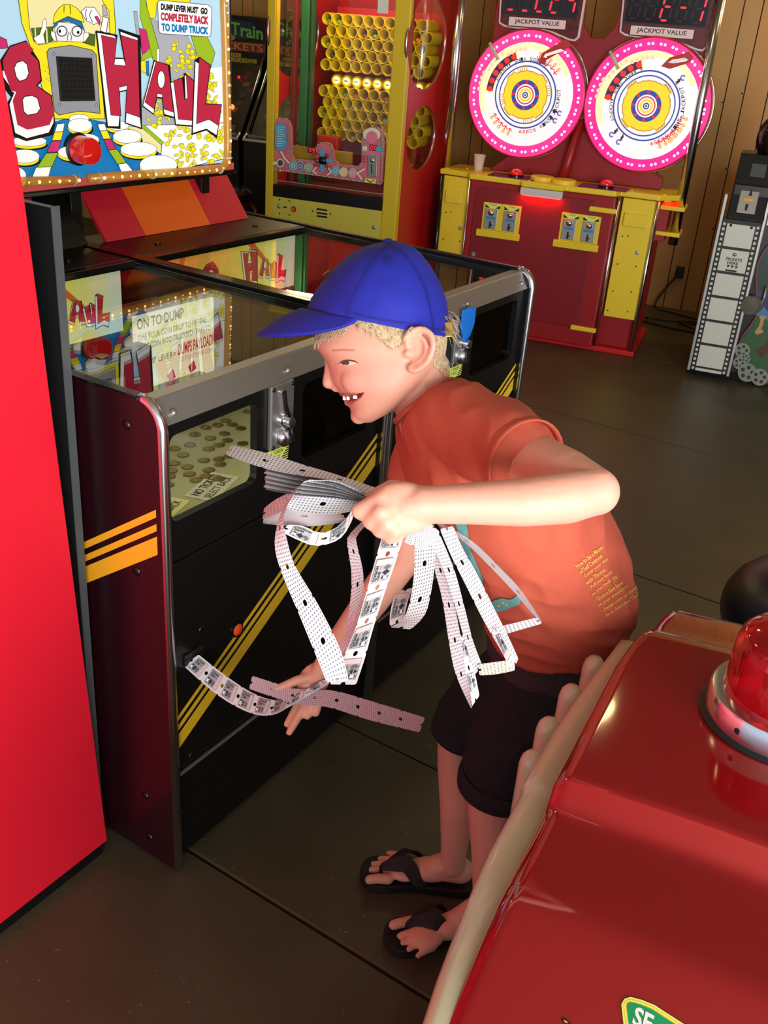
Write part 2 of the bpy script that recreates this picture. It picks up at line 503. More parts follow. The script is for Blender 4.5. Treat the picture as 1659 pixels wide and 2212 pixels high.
# ------------------------------------------------------------------ coin pusher game with the lit sign
cp = empty('coin_pusher', PF.o, PF.rz, 'black two-player coin pusher cabinet with yellow stripes under a lit comic sign', 'arcade game')
def half(a0, tilt_win):
    """one player bay between a0 and a0 + 0.70"""
    a1 = a0 + 0.70
    # side boards with rounded front top corner, chrome edge trim
    for k, (s0, s1) in enumerate(((a0, a0 + 0.018), (a1 - 0.018, a1))):
        n = 8; R = 0.045
        out = [(0.0, 0.012), (0.0, 1.03 - R)] + [(R - R*math.cos(t*pi/2/n), 1.03 - R + R*math.sin(t*pi/2/n)) for t in range(1, n+1)] + [(1.04, 1.03), (1.04, 0.012)]
        MB().prism([(s0, b, z) for b, z in out], (s1 - s0, 0, 0)).build('side_board', MAROON if a0 == 0 and k == 0 else BLK, cp)
        path = [(b, z) for b, z in out[:-1]]
        MB().tube([((s0 + s1)/2, b - 0.0008 if i < 2 else b, z) for i, (b, z) in enumerate(path[:-1])], 0.0098, 8).build('chrome_edge_trim', CHROME, cp, smooth=True)
        bxo('top_edge_trim', (s0 - 0.001, 0.045, 1.029), (s1 + 0.001, 1.04, 1.034), BLKG, cp, 0.002)
    i0, i1 = a0 + 0.018, a1 - 0.018
    # front: frame around two windows, made as a panel with holes
    F = lambda a, z: (a, 0.012, z)
    def rr(x0, z0, x1, z1, r=0.016):
        c = []
        for cx, cz, t0 in ((x1-r, z1-r, 0), (x0+r, z1-r, 90), (x0+r, z0+r, 180), (x1-r, z0+r, 270)):
            c += [F(cx + r*math.cos(math.radians(t0+q)), cz + r*math.sin(math.radians(t0+q))) for q in (0, 30, 60, 90)]
        return c
    panel_holes('upper_front', [F(i0, 0.722), F(i1, 0.722), F(i1, 0.985), F(i0, 0.985)],
                [rr(a0 + 0.036, 0.800, a0 + 0.262, 0.962), rr(a0 + 0.400, 0.800, a0 + 0.640, 0.962)], (0, 0.016, 0), BLK, cp)
    bxo('lower_front', (i0, 0.012, 0.245), (i1, 0.028, 0.718), BLK, cp, 0.002)
    bxo('kick_panel', (i0, 0.016, 0.012), (i1, 0.030, 0.240), BLK, cp, 0.002)
    bxo('front_window_pane', (a0 + 0.03, 0.026, 0.795), (a0 + 0.27, 0.029, 0.967), GL, cp, 0)
    bxo('tinted_window_pane', (a0 + 0.394, 0.026, 0.795), (a0 + 0.646, 0.029, 0.967), GLT, cp, 0)
    # steel front rail, top glass and its frame
    MB().prism([(i0, 0.006, 0.985), (i0, 0.030, 1.027), (i0, 0.060, 1.027), (i0, 0.060, 1.015), (i0, 0.020, 0.980)], (i1 - i0, 0, 0)).build('front_rail', STEEL, cp, bevel=0.002)
    for x in (i0 + 0.03, (i0 + i1)/2, i1 - 0.03):
        MB().ellipsoid((x, 0.012, 1.002), (0.006, 0.006, 0.006), 10, 6).build('rail_screw', STEEL, cp, smooth=True)
    bxo('top_pane', (i0, 0.058, 1.014), (i1, 0.755, 1.019), GL, cp, 0)
    bxo('pane_back_frame', (i0, 0.750, 1.012), (i1, 0.775, 1.030), BLKG, cp, 0.003)
    bxo('pane_side_frame', (i0, 0.055, 1.012), (i0 + 0.016, 0.755, 1.027), BLKG, cp, 0.003)
    bxo('pane_side_frame', (i1 - 0.016, 0.055, 1.012), (i1, 0.755, 1.027), BLKG, cp, 0.003)
    bxo('top_plate', (i0, 0.775, 1.014), (i1, 1.04, 1.030), BLK, cp, 0.002)
    for q in (0.15, 0.55):
        MB().cyl((a0 + q, 0.85, 1.03), (a0 + q, 0.85, 1.034), 0.008, 12).build('plate_screw', DKST, cp)
    # inside: bed, pusher shelf, back wall, lamp tube
    INW = mat('bay_wall', (60, 66, 44), 0.7)
    BED = mat('bay_bed', (176, 170, 132), 0.45, var=0.12, vscale=9)
    bxo('play_bed', (i0, 0.03, 0.700), (i1, 0.60, 0.775), BED, cp, 0.002)
    bxo('back_liner', (i0, 0.96, 0.60), (i1, 0.975, 1.01), INW, cp, 0)
    bxo('green_floor_liner', (i0, 0.60, 0.74), (i1, 0.96, 0.755), mat('bay_green', (38, 66, 34), 0.7), cp, 0)
    bxo('pusher_shelf', (a0 + 0.07, 0.33, 0.777), (i1 - 0.05, 0.60, 0.815), mat('shelf_steel', (120, 122, 118), 0.35, 0.7), cp, 0.003)
    tk = MB()
    for q in range(26):
        tk.box((a0 + 0.08 + q*0.021, 0.3275, 0.782), (a0 + 0.09 + q*0.021, 0.3305, 0.811))
    tag(tk.build('shelf_tick_marks', mat('tick_ivory', (225, 215, 170), 0.5), cp), kind='stuff')
    MB().cyl((i0 + 0.03, 0.046, 0.998), (i1 - 0.03, 0.046, 0.998), 0.010, 12).build('lamp_tube', mat('tube_glow', (255, 250, 205), 0.5, emit=14.0), cp, smooth=True)
    bxo('coin_chute_post', (a0 + 0.245, 0.30, 0.777), (a0 + 0.285, 0.34, 1.0), BLK, cp, 0.003)
    # coin mechanism: plate, slot, knob, return cup
    ax = a0 + 0.292
    pl = MB().box((ax, 0.002, 0.855), (ax + 0.068, 0.013, 0.985)).build('coin_plate', STEEL, cp, bevel=0.003)
    MB().prism([(ax + 0.028, 0.0, 0.968), (ax + 0.040, 0.0, 0.970), (ax + 0.046, 0.0, 0.938), (ax + 0.058, 0.0, 0.912), (ax + 0.050, 0.0, 0.908), (ax + 0.036, 0.0, 0.934)], (0, 0.006, 0)).build('coin_slot', INK, pl)
    MB().prism([(ax + 0.022, -0.004, 0.972), (ax + 0.029, -0.004, 0.975), (ax + 0.036, -0.004, 0.934), (ax + 0.050, -0.004, 0.905), (ax + 0.044, -0.004, 0.903), (ax + 0.030, -0.004, 0.930)], (0, 0.008, 0)).build('slot_lip', CHROME, pl, bevel=0.001)
    MB().lathe([(0.012, 0), (0.012, -0.006), (0.009, -0.008), (0.009, -0.016), (0.0105, -0.018), (0.0105, -0.024), (0.001, -0.025)], (ax + 0.034, 0.003, 0.912), (0, 1, 0), 18).build('return_knob', CHROME, pl, smooth='auto')
    MB().lathe([(0.022, 0.0), (0.020, -0.010), (0.014, -0.017), (0.001, -0.020)], (ax + 0.036, 0.004, 0.878), (0, 1, 0), 20).build('return_cup', CHROME, pl, smooth='auto')
    MB().prism([(ax + 0.030, -0.015, 0.898), (ax + 0.036, -0.015, 0.899), (ax + 0.040, -0.016, 0.882), (ax + 0.052, -0.016, 0.872), (ax + 0.050, -0.016, 0.866), (ax + 0.036, -0.016, 0.874)], (0, 0.006, 0)).build('return_slot', INK, pl)
    for sx in (0.006, 0.062):
        for sz in (0.862, 0.978):
            MB().ellipsoid((ax + sx, 0.002, sz), (0.0045, 0.003, 0.0045), 8, 6).build('screw', DKST, pl, smooth=True)
    # price sticker
    A = Art(lambda x, y, h: (ax - 0.004 + x, 0.0115 - h, 0.821 + y*0.78))
    A.poly(LIME, [(0, 0), (0.068, 0), (0.070, 0.040), (0.0, 0.040)])
    A.text(INK, '1 TOKEN', [(0.016, 0.034), (0.052, 0.034), (0.052, 0.024), (0.016, 0.024)], 0.02)
    A.text(INK, '1 PLAY', [(0.016, 0.020), (0.044, 0.020), (0.044, 0.010), (0.016, 0.010)], 0.02)
    for q in range(6):
        y = 0.003 + q*0.006
        A.poly(INK, [(0.066 - q*0.0035 - 0.004 if q else 0.05, y), (0.069, y), (0.069, y + 0.003), (0.066 - q*0.003, y + 0.003)] if False else [(0.044 + q*0.0042, y), (0.0685, y), (0.0685, y + 0.0032), (0.0455 + q*0.0042, y + 0.0032)])
        A.poly(INK, [(0.0015, y), (0.012 - q*0.0018, y), (0.011 - q*0.0018, y + 0.0032), (0.0015, y + 0.0032)])
    A.build('price_sticker', cp)
    # diagonal stripes: painted bands on both lower and upper front
    def band(d0, d1):
        # line from (0.018,0.30) to (0.66,0.705): offset along the normal
        m = (0.683 - 0.289) / (0.659 - 0.008)
        out = []
        for off in (d0, d1):
            zl = 0.289 + off + m*(0.018 - 0.008); zr = 0.289 + off + m*(0.682 - 0.008)
            out.append((zl, zr))
        return out
    for d0, d1 in ((-0.002, 0.032), (0.042, 0.054), (0.066, 0.076)):
        (l0, r0), (l1, r1) = band(d0, d1)
        MB().prism([(i0 + 0.001, 0.0113, l0), (i1 - 0.001, 0.0113, r0), (i1 - 0.001, 0.0113, r1), (i0 + 0.001, 0.0113, l1)], (0, 0.0012, 0)).build('yellow_stripe', mat('yellow_stripe', (228, 186, 40), 0.5), cp)
    # button, bolts, chrome kick rail, ticket slot
    MB().lathe([(0.013, 0), (0.013, -0.004), (0.010, -0.007), (0.001, -0.008)], (a0 + 0.205, 0.012, 0.494), (0, 1, 0), 18).build('service_button', RBTN, cp, smooth='auto')
    MB().lathe([(0.017, 0), (0.017, -0.003), (0.0135, -0.004)], (a0 + 0.205, 0.012, 0.494), (0, 1, 0), 18).build('button_bezel', BLKG, cp)
    for x, z in ((0.032, 0.545), (0.034, 0.455), (0.105, 0.545), (0.07, 0.262), (0.035, 0.13), (0.4, 0.50), (0.6, 0.48), (0.62, 0.12)):
        MB().ellipsoid((a0 + x, 0.013, z), (0.008, 0.004, 0.008), 10, 6).build('carriage_bolt', DKST, cp, smooth=True)
    bxo('kick_rail', (a0 + 0.03, 0.006, 0.236), (i1 - 0.1, 0.013, 0.242), STEEL, cp, 0.001)
    bxo('ticket_slot', (a0 + 0.055, 0.008, 0.487), (a0 + 0.105, 0.0125, 0.512), mat('slot_plate', (30, 30, 31), 0.4), cp, 0.001)
    bxo('ticket_slot_gap', (a0 + 0.060, 0.0072, 0.497), (a0 + 0.100, 0.0085, 0.502), INK, cp, 0)
half(0.0, 0)
half(0.70, 0)
bxo('machine_core', (0.03, 0.06, 0.02), (1.37, 1.03, 0.70), BLKG, cp, 0)
# stripes, bolts on the outer side board
for z0, z1 in ((0, 0.034), (0.044, 0.057), (0.069, 0.083)):
    zz = lambda b, o: 0.775 - (b - 0.01) * 0.686 - 0.02 + o
    MB().prism([(-0.0006, 0.012, zz(0.012, z0*1.05)), (-0.0006, 0.6, zz(0.6, z0*1.05)), (-0.0006, 0.6, zz(0.6, z1*1.05)), (-0.0006, 0.012, zz(0.012, z1*1.05))], (0.001, 0, 0)).build('side_stripe', AMBER, cp)
for b, z in ((0.072, 0.978), (0.066, 0.70), (0.075, 0.17), (0.07, 0.06)):
    MB().ellipsoid((0, b, z), (0.003, 0.009, 0.009), 10, 6).build('carriage_bolt', DKST, cp, smooth=True)
# blue tape over one coin slot
tp = MB(); T = [(0.70 + 0.300, 0.998), (0.70 + 0.335, 1.000), (0.70 + 0.368, 0.992), (0.70 + 0.362, 0.955), (0.70 + 0.352, 0.925), (0.70 + 0.318, 0.915), (0.70 + 0.300, 0.955)]
tp.prism([(a, -0.005 - 0.003*(i % 2), z) for i, (a, z) in enumerate(T)], (0, 0.004, 0))
tp.build('blue_tape', mat('blue_tape', (20, 120, 220), 0.6, bump=0.6, bscale=60), cp, 'torn piece of blue masking tape over the coin slot', bevel=0.001)

# inner glowing header boards '8 HAUL and the rule board
SY, SO, SR, SW, SK = ems('yellow', (250, 215, 60), 1.0), ems('orange', (250, 160, 60), 1.0), ems('red', (205, 40, 60), 0.8), ems('white', (250, 250, 245), 0.9), mat('print_black', (15, 14, 16), 0.4)
SRED = ems('sign_red', (208, 42, 74), 0.75)
L8 = dict(
 e8=[(0,680),(80,530),(260,470),(350,560),(310,600),(400,690),(430,900),(375,970),(545,1085),(580,1300),(530,1415),(280,1470),(165,1415),(110,1140),(150,1040),(95,1030),(10,800)],
 e8h=[[(130,770),(160,710),(225,690),(270,730),(290,830),(260,890),(190,915),(155,870)],[(225,1130),(250,1095),(330,1085),(390,1115),(420,1230),(385,1280),(280,1300),(240,1260)]],
 e8k=[(-40,690),(75,515),(265,455),(415,690),(445,915),(395,970),(558,1080),(598,1400),(572,1530),(265,1600),(110,1540),(40,1170),(90,1100),(10,1000),(-40,800)],
 e8w=[(-5,800),(5,870),(130,1050),(75,1180),(140,1505),(270,1565),(520,1500),(575,1390),(575,1310),(530,1415),(280,1470),(165,1415),(110,1140),(150,1040),(95,1030),(10,800)],
 H=[(1120,400),(1290,440),(1260,735),(1400,750),(1340,400),(1530,460),(1555,1325),(1395,1270),(1415,965),(1315,985),(1340,1310),(1230,1300)],
 Hk=[(1050,342),(1303,392),(1275,650),(1372,655),(1310,318),(1565,402),(1582,1466),(1383,1398),(1402,1030),(1332,1045),(1338,1462),(1178,1448)],
 Hw=[[(1072,370),(1265,405),(1290,440),(1120,400),(1232,1305),(1325,1312),(1315,1430),(1195,1428)],[(1275,665),(1372,668),(1395,745),(1262,732)],[(1335,358),(1530,430),(1530,460),(1340,400)],[(1316,985),(1414,966),(1405,1015),(1322,1032)],[(1405,1275),(1555,1328),(1570,1445),(1398,1388)]],
 A=[(1743,695),(1873,740),(1943,1270),(1828,1230),(1813,1065),(1753,1055),(1718,1230),(1618,1155)],
 Ak=[(1712,680),(1900,735),(1953,1342),(1826,1312),(1808,1120),(1752,1112),(1716,1302),(1582,1206)],
 Aw=[[(1618,1155),(1718,1230),(1712,1285),(1594,1196),(1722,700),(1743,695)],[(1752,1060),(1814,1070),(1822,1104),(1748,1094)],[(1828,1234),(1943,1272),(1943,1322),(1838,1292)]],
 U=[(1943,920),(2033,885),(2063,1130),(2103,1115),(2083,845),(2201,950),(2153,1362),(1998,1347)],
 Uk=[(1896,935),(2038,872),(2056,868),(2054,828),(2080,828),(2210,945),(2160,1436),(1957,1422)],
 Uw=[[(1908,940),(1943,928),(1998,1349),(2153,1365),(2148,1420),(1968,1406)],[(2066,852),(2083,860),(2104,1110),(2076,1118)]],
 L=[(2233,650),(2353,740),(2298,1180),(2478,1190),(2453,1420),(2343,1345),(2203,1400)],
 Lk=[(2177,682),(2230,638),(2364,735),(2308,1170),(2490,1180),(2434,1572),(2313,1478),(2142,1532)],
 Lw=[[(2188,697),(2228,720),(2203,1400),(2343,1355),(2448,1425),(2428,1530),(2313,1457),(2158,1506)]])
def haul(A, red, white, black, first=True):
    if first:
        A.poly(black, L8['e8k']); A.poly(white, L8['e8w']); A.poly(red, L8['e8'])
        for h in L8['e8h']: A.poly(black, grow(h, 9)); A.poly(white, h)
    for ch in 'HAUL':
        A.poly(black, L8[ch + 'k'])
        for w in L8[ch + 'w']: A.poly(white, w)
        A.poly(black, grow(L8[ch], 6)); A.poly(red, L8[ch])
    A.ell(black, 1798, 900, 45, 103); A.ell(white, 1798, 900, 38, 95)

for k, a0 in enumerate((0.0, 0.70)):
    hb = bxo('header_board', (a0 + 0.06, 0.770, 0.855), (a0 + 0.64, 0.785, 1.008), SY, cp, 0)
    def put(x, y, h, a0=a0): return (a0 + 0.06 + x, 0.770 - h, 0.855 + y)
    A = Art(put)
    W_, H_ = 0.58, 0.153
    for q in range(12):
        f = q / 11
        c = (int(255 - 40*max(0, f - 0.75)*3), int(150 + 90*min(f*1.5, 1)), int(60 + 60*f + 120*max(0, f - 0.72)*2.6))
        A.poly(ems('header_%d' % q, c, 1.0), [(W_*q/12, 0), (W_*(q+1)/12, 0), (W_*(q+1)/12, H_), (W_*q/12, H_)])
    A.poly(ems('header_ray', (235, 110, 50), 0.9), [(0.36, H_), (0.39, H_), (0.50, 0.05), (0.49, 0.05)])
    A.poly(ems('header_ray', (235, 110, 50), 0.9), [(0.02, 0), (0.05, 0), (0.11, H_), (0.09, H_)])
    # lettering squeezed to the board
    base = A.put
    A.put = lambda x, y, h: base(0.17 + (x + 40) / 2530 * 0.37, 0.142 - (y - 300) / 1320 * 0.13, h)
    haul(A, SR, SW, SK)
    A.put = base
    A.build('header_print', hb)
rb = bxo('rule_board', (0.43, 0.500, 0.780), (0.682, 0.510, 0.985), ems('rule_cream', (250, 246, 200), 1.0), cp, 0)
A = Art(lambda x, y, h: (0.43 + x, 0.500 - h, 0.780 + y))
G2, R2 = mat('print_grey', (60, 60, 50), 0.5), ems('print_red', (200, 50, 50), 0.5)
A.text(SK, 'ON TO DUMP', [(0.004, 0.200), (0.150, 0.200), (0.150, 0.176), (0.004, 0.176)], 0.02)
A.text(G2, 'TIME YOUR COIN DROP TO HIT THE', [(0.004, 0.164), (0.225, 0.164), (0.225, 0.150), (0.004, 0.150)])
A.text(G2, 'DROP COIN INTO TRUCKBED= PAYS TO', [(0.004, 0.142), (0.24, 0.142), (0.24, 0.128), (0.004, 0.128)])
A.text(G2, 'DUMP LEVER=', [(0.012, 0.104), (0.120, 0.104), (0.120, 0.090), (0.012, 0.090)])
A.text(R2, 'DUMPS PAYLOAD!!', [(0.128, 0.118), (0.252, 0.118), (0.252, 0.090), (0.128, 0.090)], 0.02)
A.text(R2, '(5 TICKETS PER COIN)', [(0.138, 0.084), (0.250, 0.084), (0.250, 0.070), (0.138, 0.070)])
for x, y, c in ((0.09, 0.05, SRED), (0.13, 0.035, SY), (0.16, 0.055, SRED), (0.19, 0.02, SO)):
    A.poly(c, [(x, y), (x + 0.02, y + 0.012), (x + 0.028, y - 0.01), (x + 0.008, y - 0.018)])
A.build('rule_print', rb)
# paper cards on the play bed
for x, b, r, c in ((0.03, 0.095, 0.3, (228, 220, 150)), (0.04, 0.170, 0.25, (235, 225, 175)), (0.17, 0.095, 0.3, (206, 204, 180))):
    m_ = Matrix.Translation((x + 0.06, b, 0.7752)) @ Matrix.Rotation(r, 4, 'Z')
    pc = MB().box((-0.06, -0.03, 0), (0.06, 0.03, 0.001), 0, m_).build('price_card', mat('card_%d' % c[2], c, 0.5), cp)
    A = Art(lambda X, Y, h, m_=m_: m_ @ Vector((X, Y, 0.001 + h)))
    A.text(SK, 'NO TICKETS', [(-0.05, 0.022), (0.05, 0.022), (0.05, 0.004), (-0.05, 0.004)], 0.02)
    A.text(SK, 'SELECT BACK', [(-0.05, -0.004), (0.05, -0.004), (0.05, -0.02), (-0.05, -0.02)])
    A.build('card_print', pc)

# ---- marquee
MQB = 0.95
mq = MB().box((0.13, MQB, 1.172), (1.262, MQB + 0.13, 1.82)).build('marquee_box', BLK, cp, bevel=0.006)
bxo('marquee_lip', (0.12, MQB - 0.012, 1.166), (1.265, MQB + 0.13, 1.180), BLKG, cp, 0.003)
bxo('marquee_sill', (0.13, MQB - 0.006, 1.180), (1.262, MQB, 1.198), ems('sill_pink', (225, 90, 90), 0.5), cp, 0)
def mput(x, y, h):
    P = PF.on_b(x * 0.19, y * 0.19, MQB)
    return (P.x, MQB - h, P.z)
A = Art(mput, 3e-5)
C_ = {k: ems('sign_' + k, v, e) for k, (v, e) in dict(sky=((190, 226, 244), 0.95), blue=((22, 128, 194), 0.85), cream=((250, 238, 170), 0.9), yellow=((252, 232, 40), 0.95), green=((166, 200, 40), 0.85),
     grey=((192, 192, 200), 0.75), white=((255, 255, 252), 0.95), pink=((220, 50, 120), 0.8), plaid=((92, 124, 36), 0.6), plate=((176, 176, 182), 0.6), skin=((250, 246, 240), 0.9), band=((36, 120, 180), 0.8)).items()}
SKY, BLU, CRM, YE, GRN, GRY, WHT, PNK, PLD, PLT = (C_[k] for k in ('sky', 'blue', 'cream', 'yellow', 'green', 'grey', 'white', 'pink', 'plaid', 'plate'))
sgn = ((0.14, 1.20), (1.25, 1.20), (1.25, 1.80), (0.14, 1.80))
A.h += 1e-4
A.mb.add([(a, MQB - A.h, z) for a, z in sgn], [(0, 1, 2, 3)], A.m(SKY))
def op(m, pts, w=5): A.poly(SK, grow(pts, w)); A.poly(m, pts)
A.poly(WHT, [(2300, 780), (2560, 760), (2570, 1500), (2300, 1500)])
op(GRY, [(1695,200),(2120,390),(2280,720),(2400,1400),(1590,1430),(1590,1200),(1800,700)], 3)
op(YE, [(1620,-300),(2130,-300),(2160,60),(1780,40),(1765,205),(1690,205)])
op(GRN, [(1590,-300),(1625,-60),(1805,560),(1805,700),(1740,680),(1590,190)])
op(WHT, [(1780,560),(1806,555),(1806,705),(1782,700)], 3)
op(GRN, [(2170,410),(2350,420),(2440,600),(2390,770),(2300,700),(2240,630)])
op(BLU, [(-700,1640),(110,1560),(580,1400),(720,1360),(1020,1360),(1180,1390),(1420,1500),(1850,1720),(2040,1940),(1500,1990),(900,2040),(190,2060),(-700,2120)])
op(CRM, [(1420,1440),(1590,1440),(1830,1640),(1850,1760),(1580,1600)], 4)
op(WHT, [(1600,1430),(2540,1400),(2550,1800),(2010,1930),(1830,1760),(1840,1640)], 8)
op(GRN, [(1590,1430),(1640,1425),(1860,1620),(1830,1645)], 4)
random.seed(11)
heaps = [[(1860,640),(1990,460),(2090,470),(2240,600),(2310,720),(2190,960),(1890,960)], [(1640,1360),(1760,1250),(2470,1200),(2545,1400),(2540,1830),(2000,1910),(1880,1620)], [(2330,780),(2430,900),(2440,1190),(2290,1190)], [(1740,1140),(1830,1140),(1830,1300),(1720,1300)]]
A.step = 1.2e-5
for hp, cnt in zip(heaps, (46, 120, 22, 8)):
    x0 = min(p[0] for p in hp); x1 = max(p[0] for p in hp); y0 = min(p[1] for p in hp); y1 = max(p[1] for p in hp)
    k = 0
    while k < cnt:
        x, y = random.uniform(x0, x1), random.uniform(y0, y1)
        if in_poly(x, y, hp):
            k += 1; t = random.uniform(0, pi); r2 = random.choice((12, 17, 24)); 
            A.ell(PLD, x, y, 33, r2 + 4, t, 10); A.ell(YE, x, y, 29, r2, t, 10)
A.step = 3e-5
# lever and far truck bits
op(GRY, [(1503,130),(1535,130),(1598,650),(1568,650)], 4); op(PNK, [(1568,320),(1640,340),(1685,540),(1600,620)], 4)
op(GRN, [(1600,620),(1690,560),(1710,640),(1580,690)], 4); op(YE, [(1573,700),(1623,680),(1663,760),(1633,830),(1583,800)], 4); op(BLU, [(1640,700),(1670,690),(1672,860),(1648,850)], 4)
op(PNK, [(-60,400),(50,450),(68,540),(0,548),(-60,540)], 6)
# loader cab
op(YE, [(150,-300),(1250,-300),(1290,330),(1280,400),(1100,560),(1170,1345),(600,1345),(560,1100),(460,1000),(400,690),(340,560),(230,260)], 7)
op(CRM, [(285,-40),(300,-80),(1120,-60),(1160,50),(1215,120),(1225,370),(1060,360),(1050,520),(900,470),(640,460),(420,505),(370,470),(320,330)], 6)
op(PLD, [(330,320),(580,300),(580,465),(420,500),(370,470)], 3); op(PLD, [(930,370),(1060,390),(1050,515),(900,470)], 3)
for x in (370, 500): A.poly(CRM, [(x, 318), (x + 14, 317), (x + 24, 480), (x + 8, 484)])
op(WHT, [(360,430),(430,390),(460,300),(470,230),(490,212),(505,240),(500,330),(470,390),(490,490),(400,495)], 5)          # pointing hand
op(WHT, [(560,350),(600,370),(620,470),(590,455),(560,400)], 5); op(WHT, [(930,380),(985,370),(985,410),(940,470),(920,470)], 5)
op(C_['skin'], [(620,250),(890,270),(935,340),(920,475),(630,462),(600,330)], 5)
op(C_['band'], [(580,320),(600,235),(750,180),(905,250),(948,365),(895,300),(760,240),(640,245),(625,285)], 5)
op(YE, [(583,262),(600,160),(650,90),(700,52),(775,52),(850,92),(905,160),(928,250),(750,180)], 6)
A.line(SK, [(705, 60), (703, 140)], 8); A.line(SK, [(770, 60), (780, 160)], 8)
op(WHT, [(900,130),(955,82),(1050,85),(1120,190),(1100,250),(1040,275),(1010,250),(960,235)], 6)
A.line(SK, [(960, 100), (945, 160), (965, 230)], 8); A.line(SK, [(1020, 110), (990, 170), (1030, 250)], 8)
op(PNK, [(1055,190),(1080,180),(1118,250),(1105,285)], 5); op(WHT, [(1150,190),(1205,205),(1180,370),(1120,345)], 8); op(GRY, [(1140,60),(1175,55),(1200,180),(1150,170)], 5)
for x, px in ((680, 655), (850, 863)):
    A.ring(SK, x, 352, 50, 62); A.ring(PLT, x, 352, 46, 54); A.ell(WHT, x, 352, 47, 50); A.ell(SK, px, 365 if x > 700 else 352, 15, 20)
A.line(SK, [(760, 360), (740, 420), (745, 462)], 7); A.line(SK, [(770, 365), (790, 420), (780, 462)], 7)
# speaker plate
op(PLT, [(510,590),(540,548),(780,516),(1020,570),(1065,622),(1110,1282),(880,1256),(645,1300),(600,1262)], 7)
for x, y in ((588, 608), (1020, 634), (650, 1188), (1070, 1192)): A.ell(SK, x, y, 16, 19); A.ell(GRY, x, y, 11, 14)
for x, y in ((472,738),(508,762),(488,806),(525,830),(505,892),(545,888),(478,930),(522,912)): A.ell(SK, x, y, 5, 6, 0, 6)
# road stripes and pads
for side in ([[(625,1410),(705,1400),(690,1490),(600,1495)],[(595,1500),(688,1495),(668,1585),(568,1590)],[(560,1605),(660,1595),(640,1720),(510,1725)],[(500,1740),(632,1732),(560,1890),(400,1895)],[(385,1900),(552,1895),(515,2030),(330,2035)]],
             [[(1085,1410),(1160,1405),(1185,1475),(1110,1480)],[(1115,1490),(1190,1480),(1230,1570),(1150,1575)],[(1155,1585),(1235,1578),(1290,1690),(1205,1695)],[(1210,1705),(1300,1695),(1405,1840),(1310,1860)],[(1320,1865),(1410,1850),(1500,1960),(1365,1975)]]):
    for q, m_ in zip(side, (WHT, YE, PNK, GRN, WHT)): op(m_, q, 6)
for x, y, rx, ry in ((870,1345,110,48),(1310,1425,125,50),(880,1420,136,76),(920,1580,175,66),(800,1725,170,72),(300,1600,195,56),(250,1770,165,76),(60,1985,205,110),(1415,1545,160,76),(1545,1690,205,78),(1770,1870,212,110)):
    A.ell(SK, x + 12, y + 48, rx*1.03, ry, 0, 28); A.ell(YE, x, y + 30, rx, ry, 0, 28); A.poly(SK, [(x - rx - 3, y), (x + rx + 3, y), (x + rx + 3, y + 8), (x - rx - 3, y + 8)]) if False else None
    A.ell(SK, x, y, rx + 4, ry + 4, 0, 28); A.ell(WHT, x, y, rx, ry, 0, 28)
haul(A, SRED, WHT, SK)
# notice
op(WHT, [(1768,12),(1790,4),(2328,56),(2362,82),(2370,110),(2360,392),(2340,412),(1800,376),(1775,352),(1758,40)], 6)
for t_, m_, q in (('DUMP LEVER MUST  GO', SK, [(1793,35),(2325,88),(2323,165),(1793,110)]), ('COMPLETELY BACK', SRED, [(1790,135),(2338,185),(2336,280),(1790,230)]), ('TO DUMP TRUCK', BLU, [(1798,258),(2338,305),(2336,392),(1801,350)])):
    A.text(m_, t_, q, 0.06)
A.build('sign_print', mq)
# speaker grille behind the plate
gq = [mput(x, y, 0) for x, y in ((608, 635), (995, 655), (1035, 1140), (655, 1145))]
gr = MB().prism([(p[0], MQB - 0.016, p[2]) for p in gq], (0, 0.012, 0)).build('speaker_grille', mat('grille_black', (26, 26, 27), 0.5), mq)
hh = MB()
for i in range(8):
    for j in range(8):
        u, v = (i + 0.6) / 8.4, (j + 0.7) / 8.6
        x = (608 + (995-608)*u)*(1-v) + (655 + (1035-655)*u)*v; y = (635 + 20*u)*(1-v) + (1145 - 5*u)*v
        p = mput(x, y, 0)
        hh.cyl((p[0], MQB - 0.0168, p[2]), (p[0], MQB - 0.0155, p[2]), 0.0042, 8)
tag(hh.build('grille_holes', mat('hole_black', (4, 4, 4), 0.9), gr), kind='stuff')
# red dome lamp on the sign
p = mput(860, 1690, 0); q = Vector((p[0], MQB - 0.001, p[2]))
MB().lathe([(0.039, 0), (0.039, -0.012), (0.034, -0.015)], q, (0, 1, 0), 28).build('lamp_collar', BLK, mq, smooth='auto')
MB().lathe([(0.034, -0.010), (0.032, -0.050), (0.030, -0.057), (0.026, -0.0585), (0.001, -0.060)], q, (0, 1, 0), 28).build('red_dome_lamp', mat('red_lens', (205, 22, 22), 0.12, coat=1.0, emit=0.35, emit_rgb=(190, 10, 10)), mq, smooth='auto')
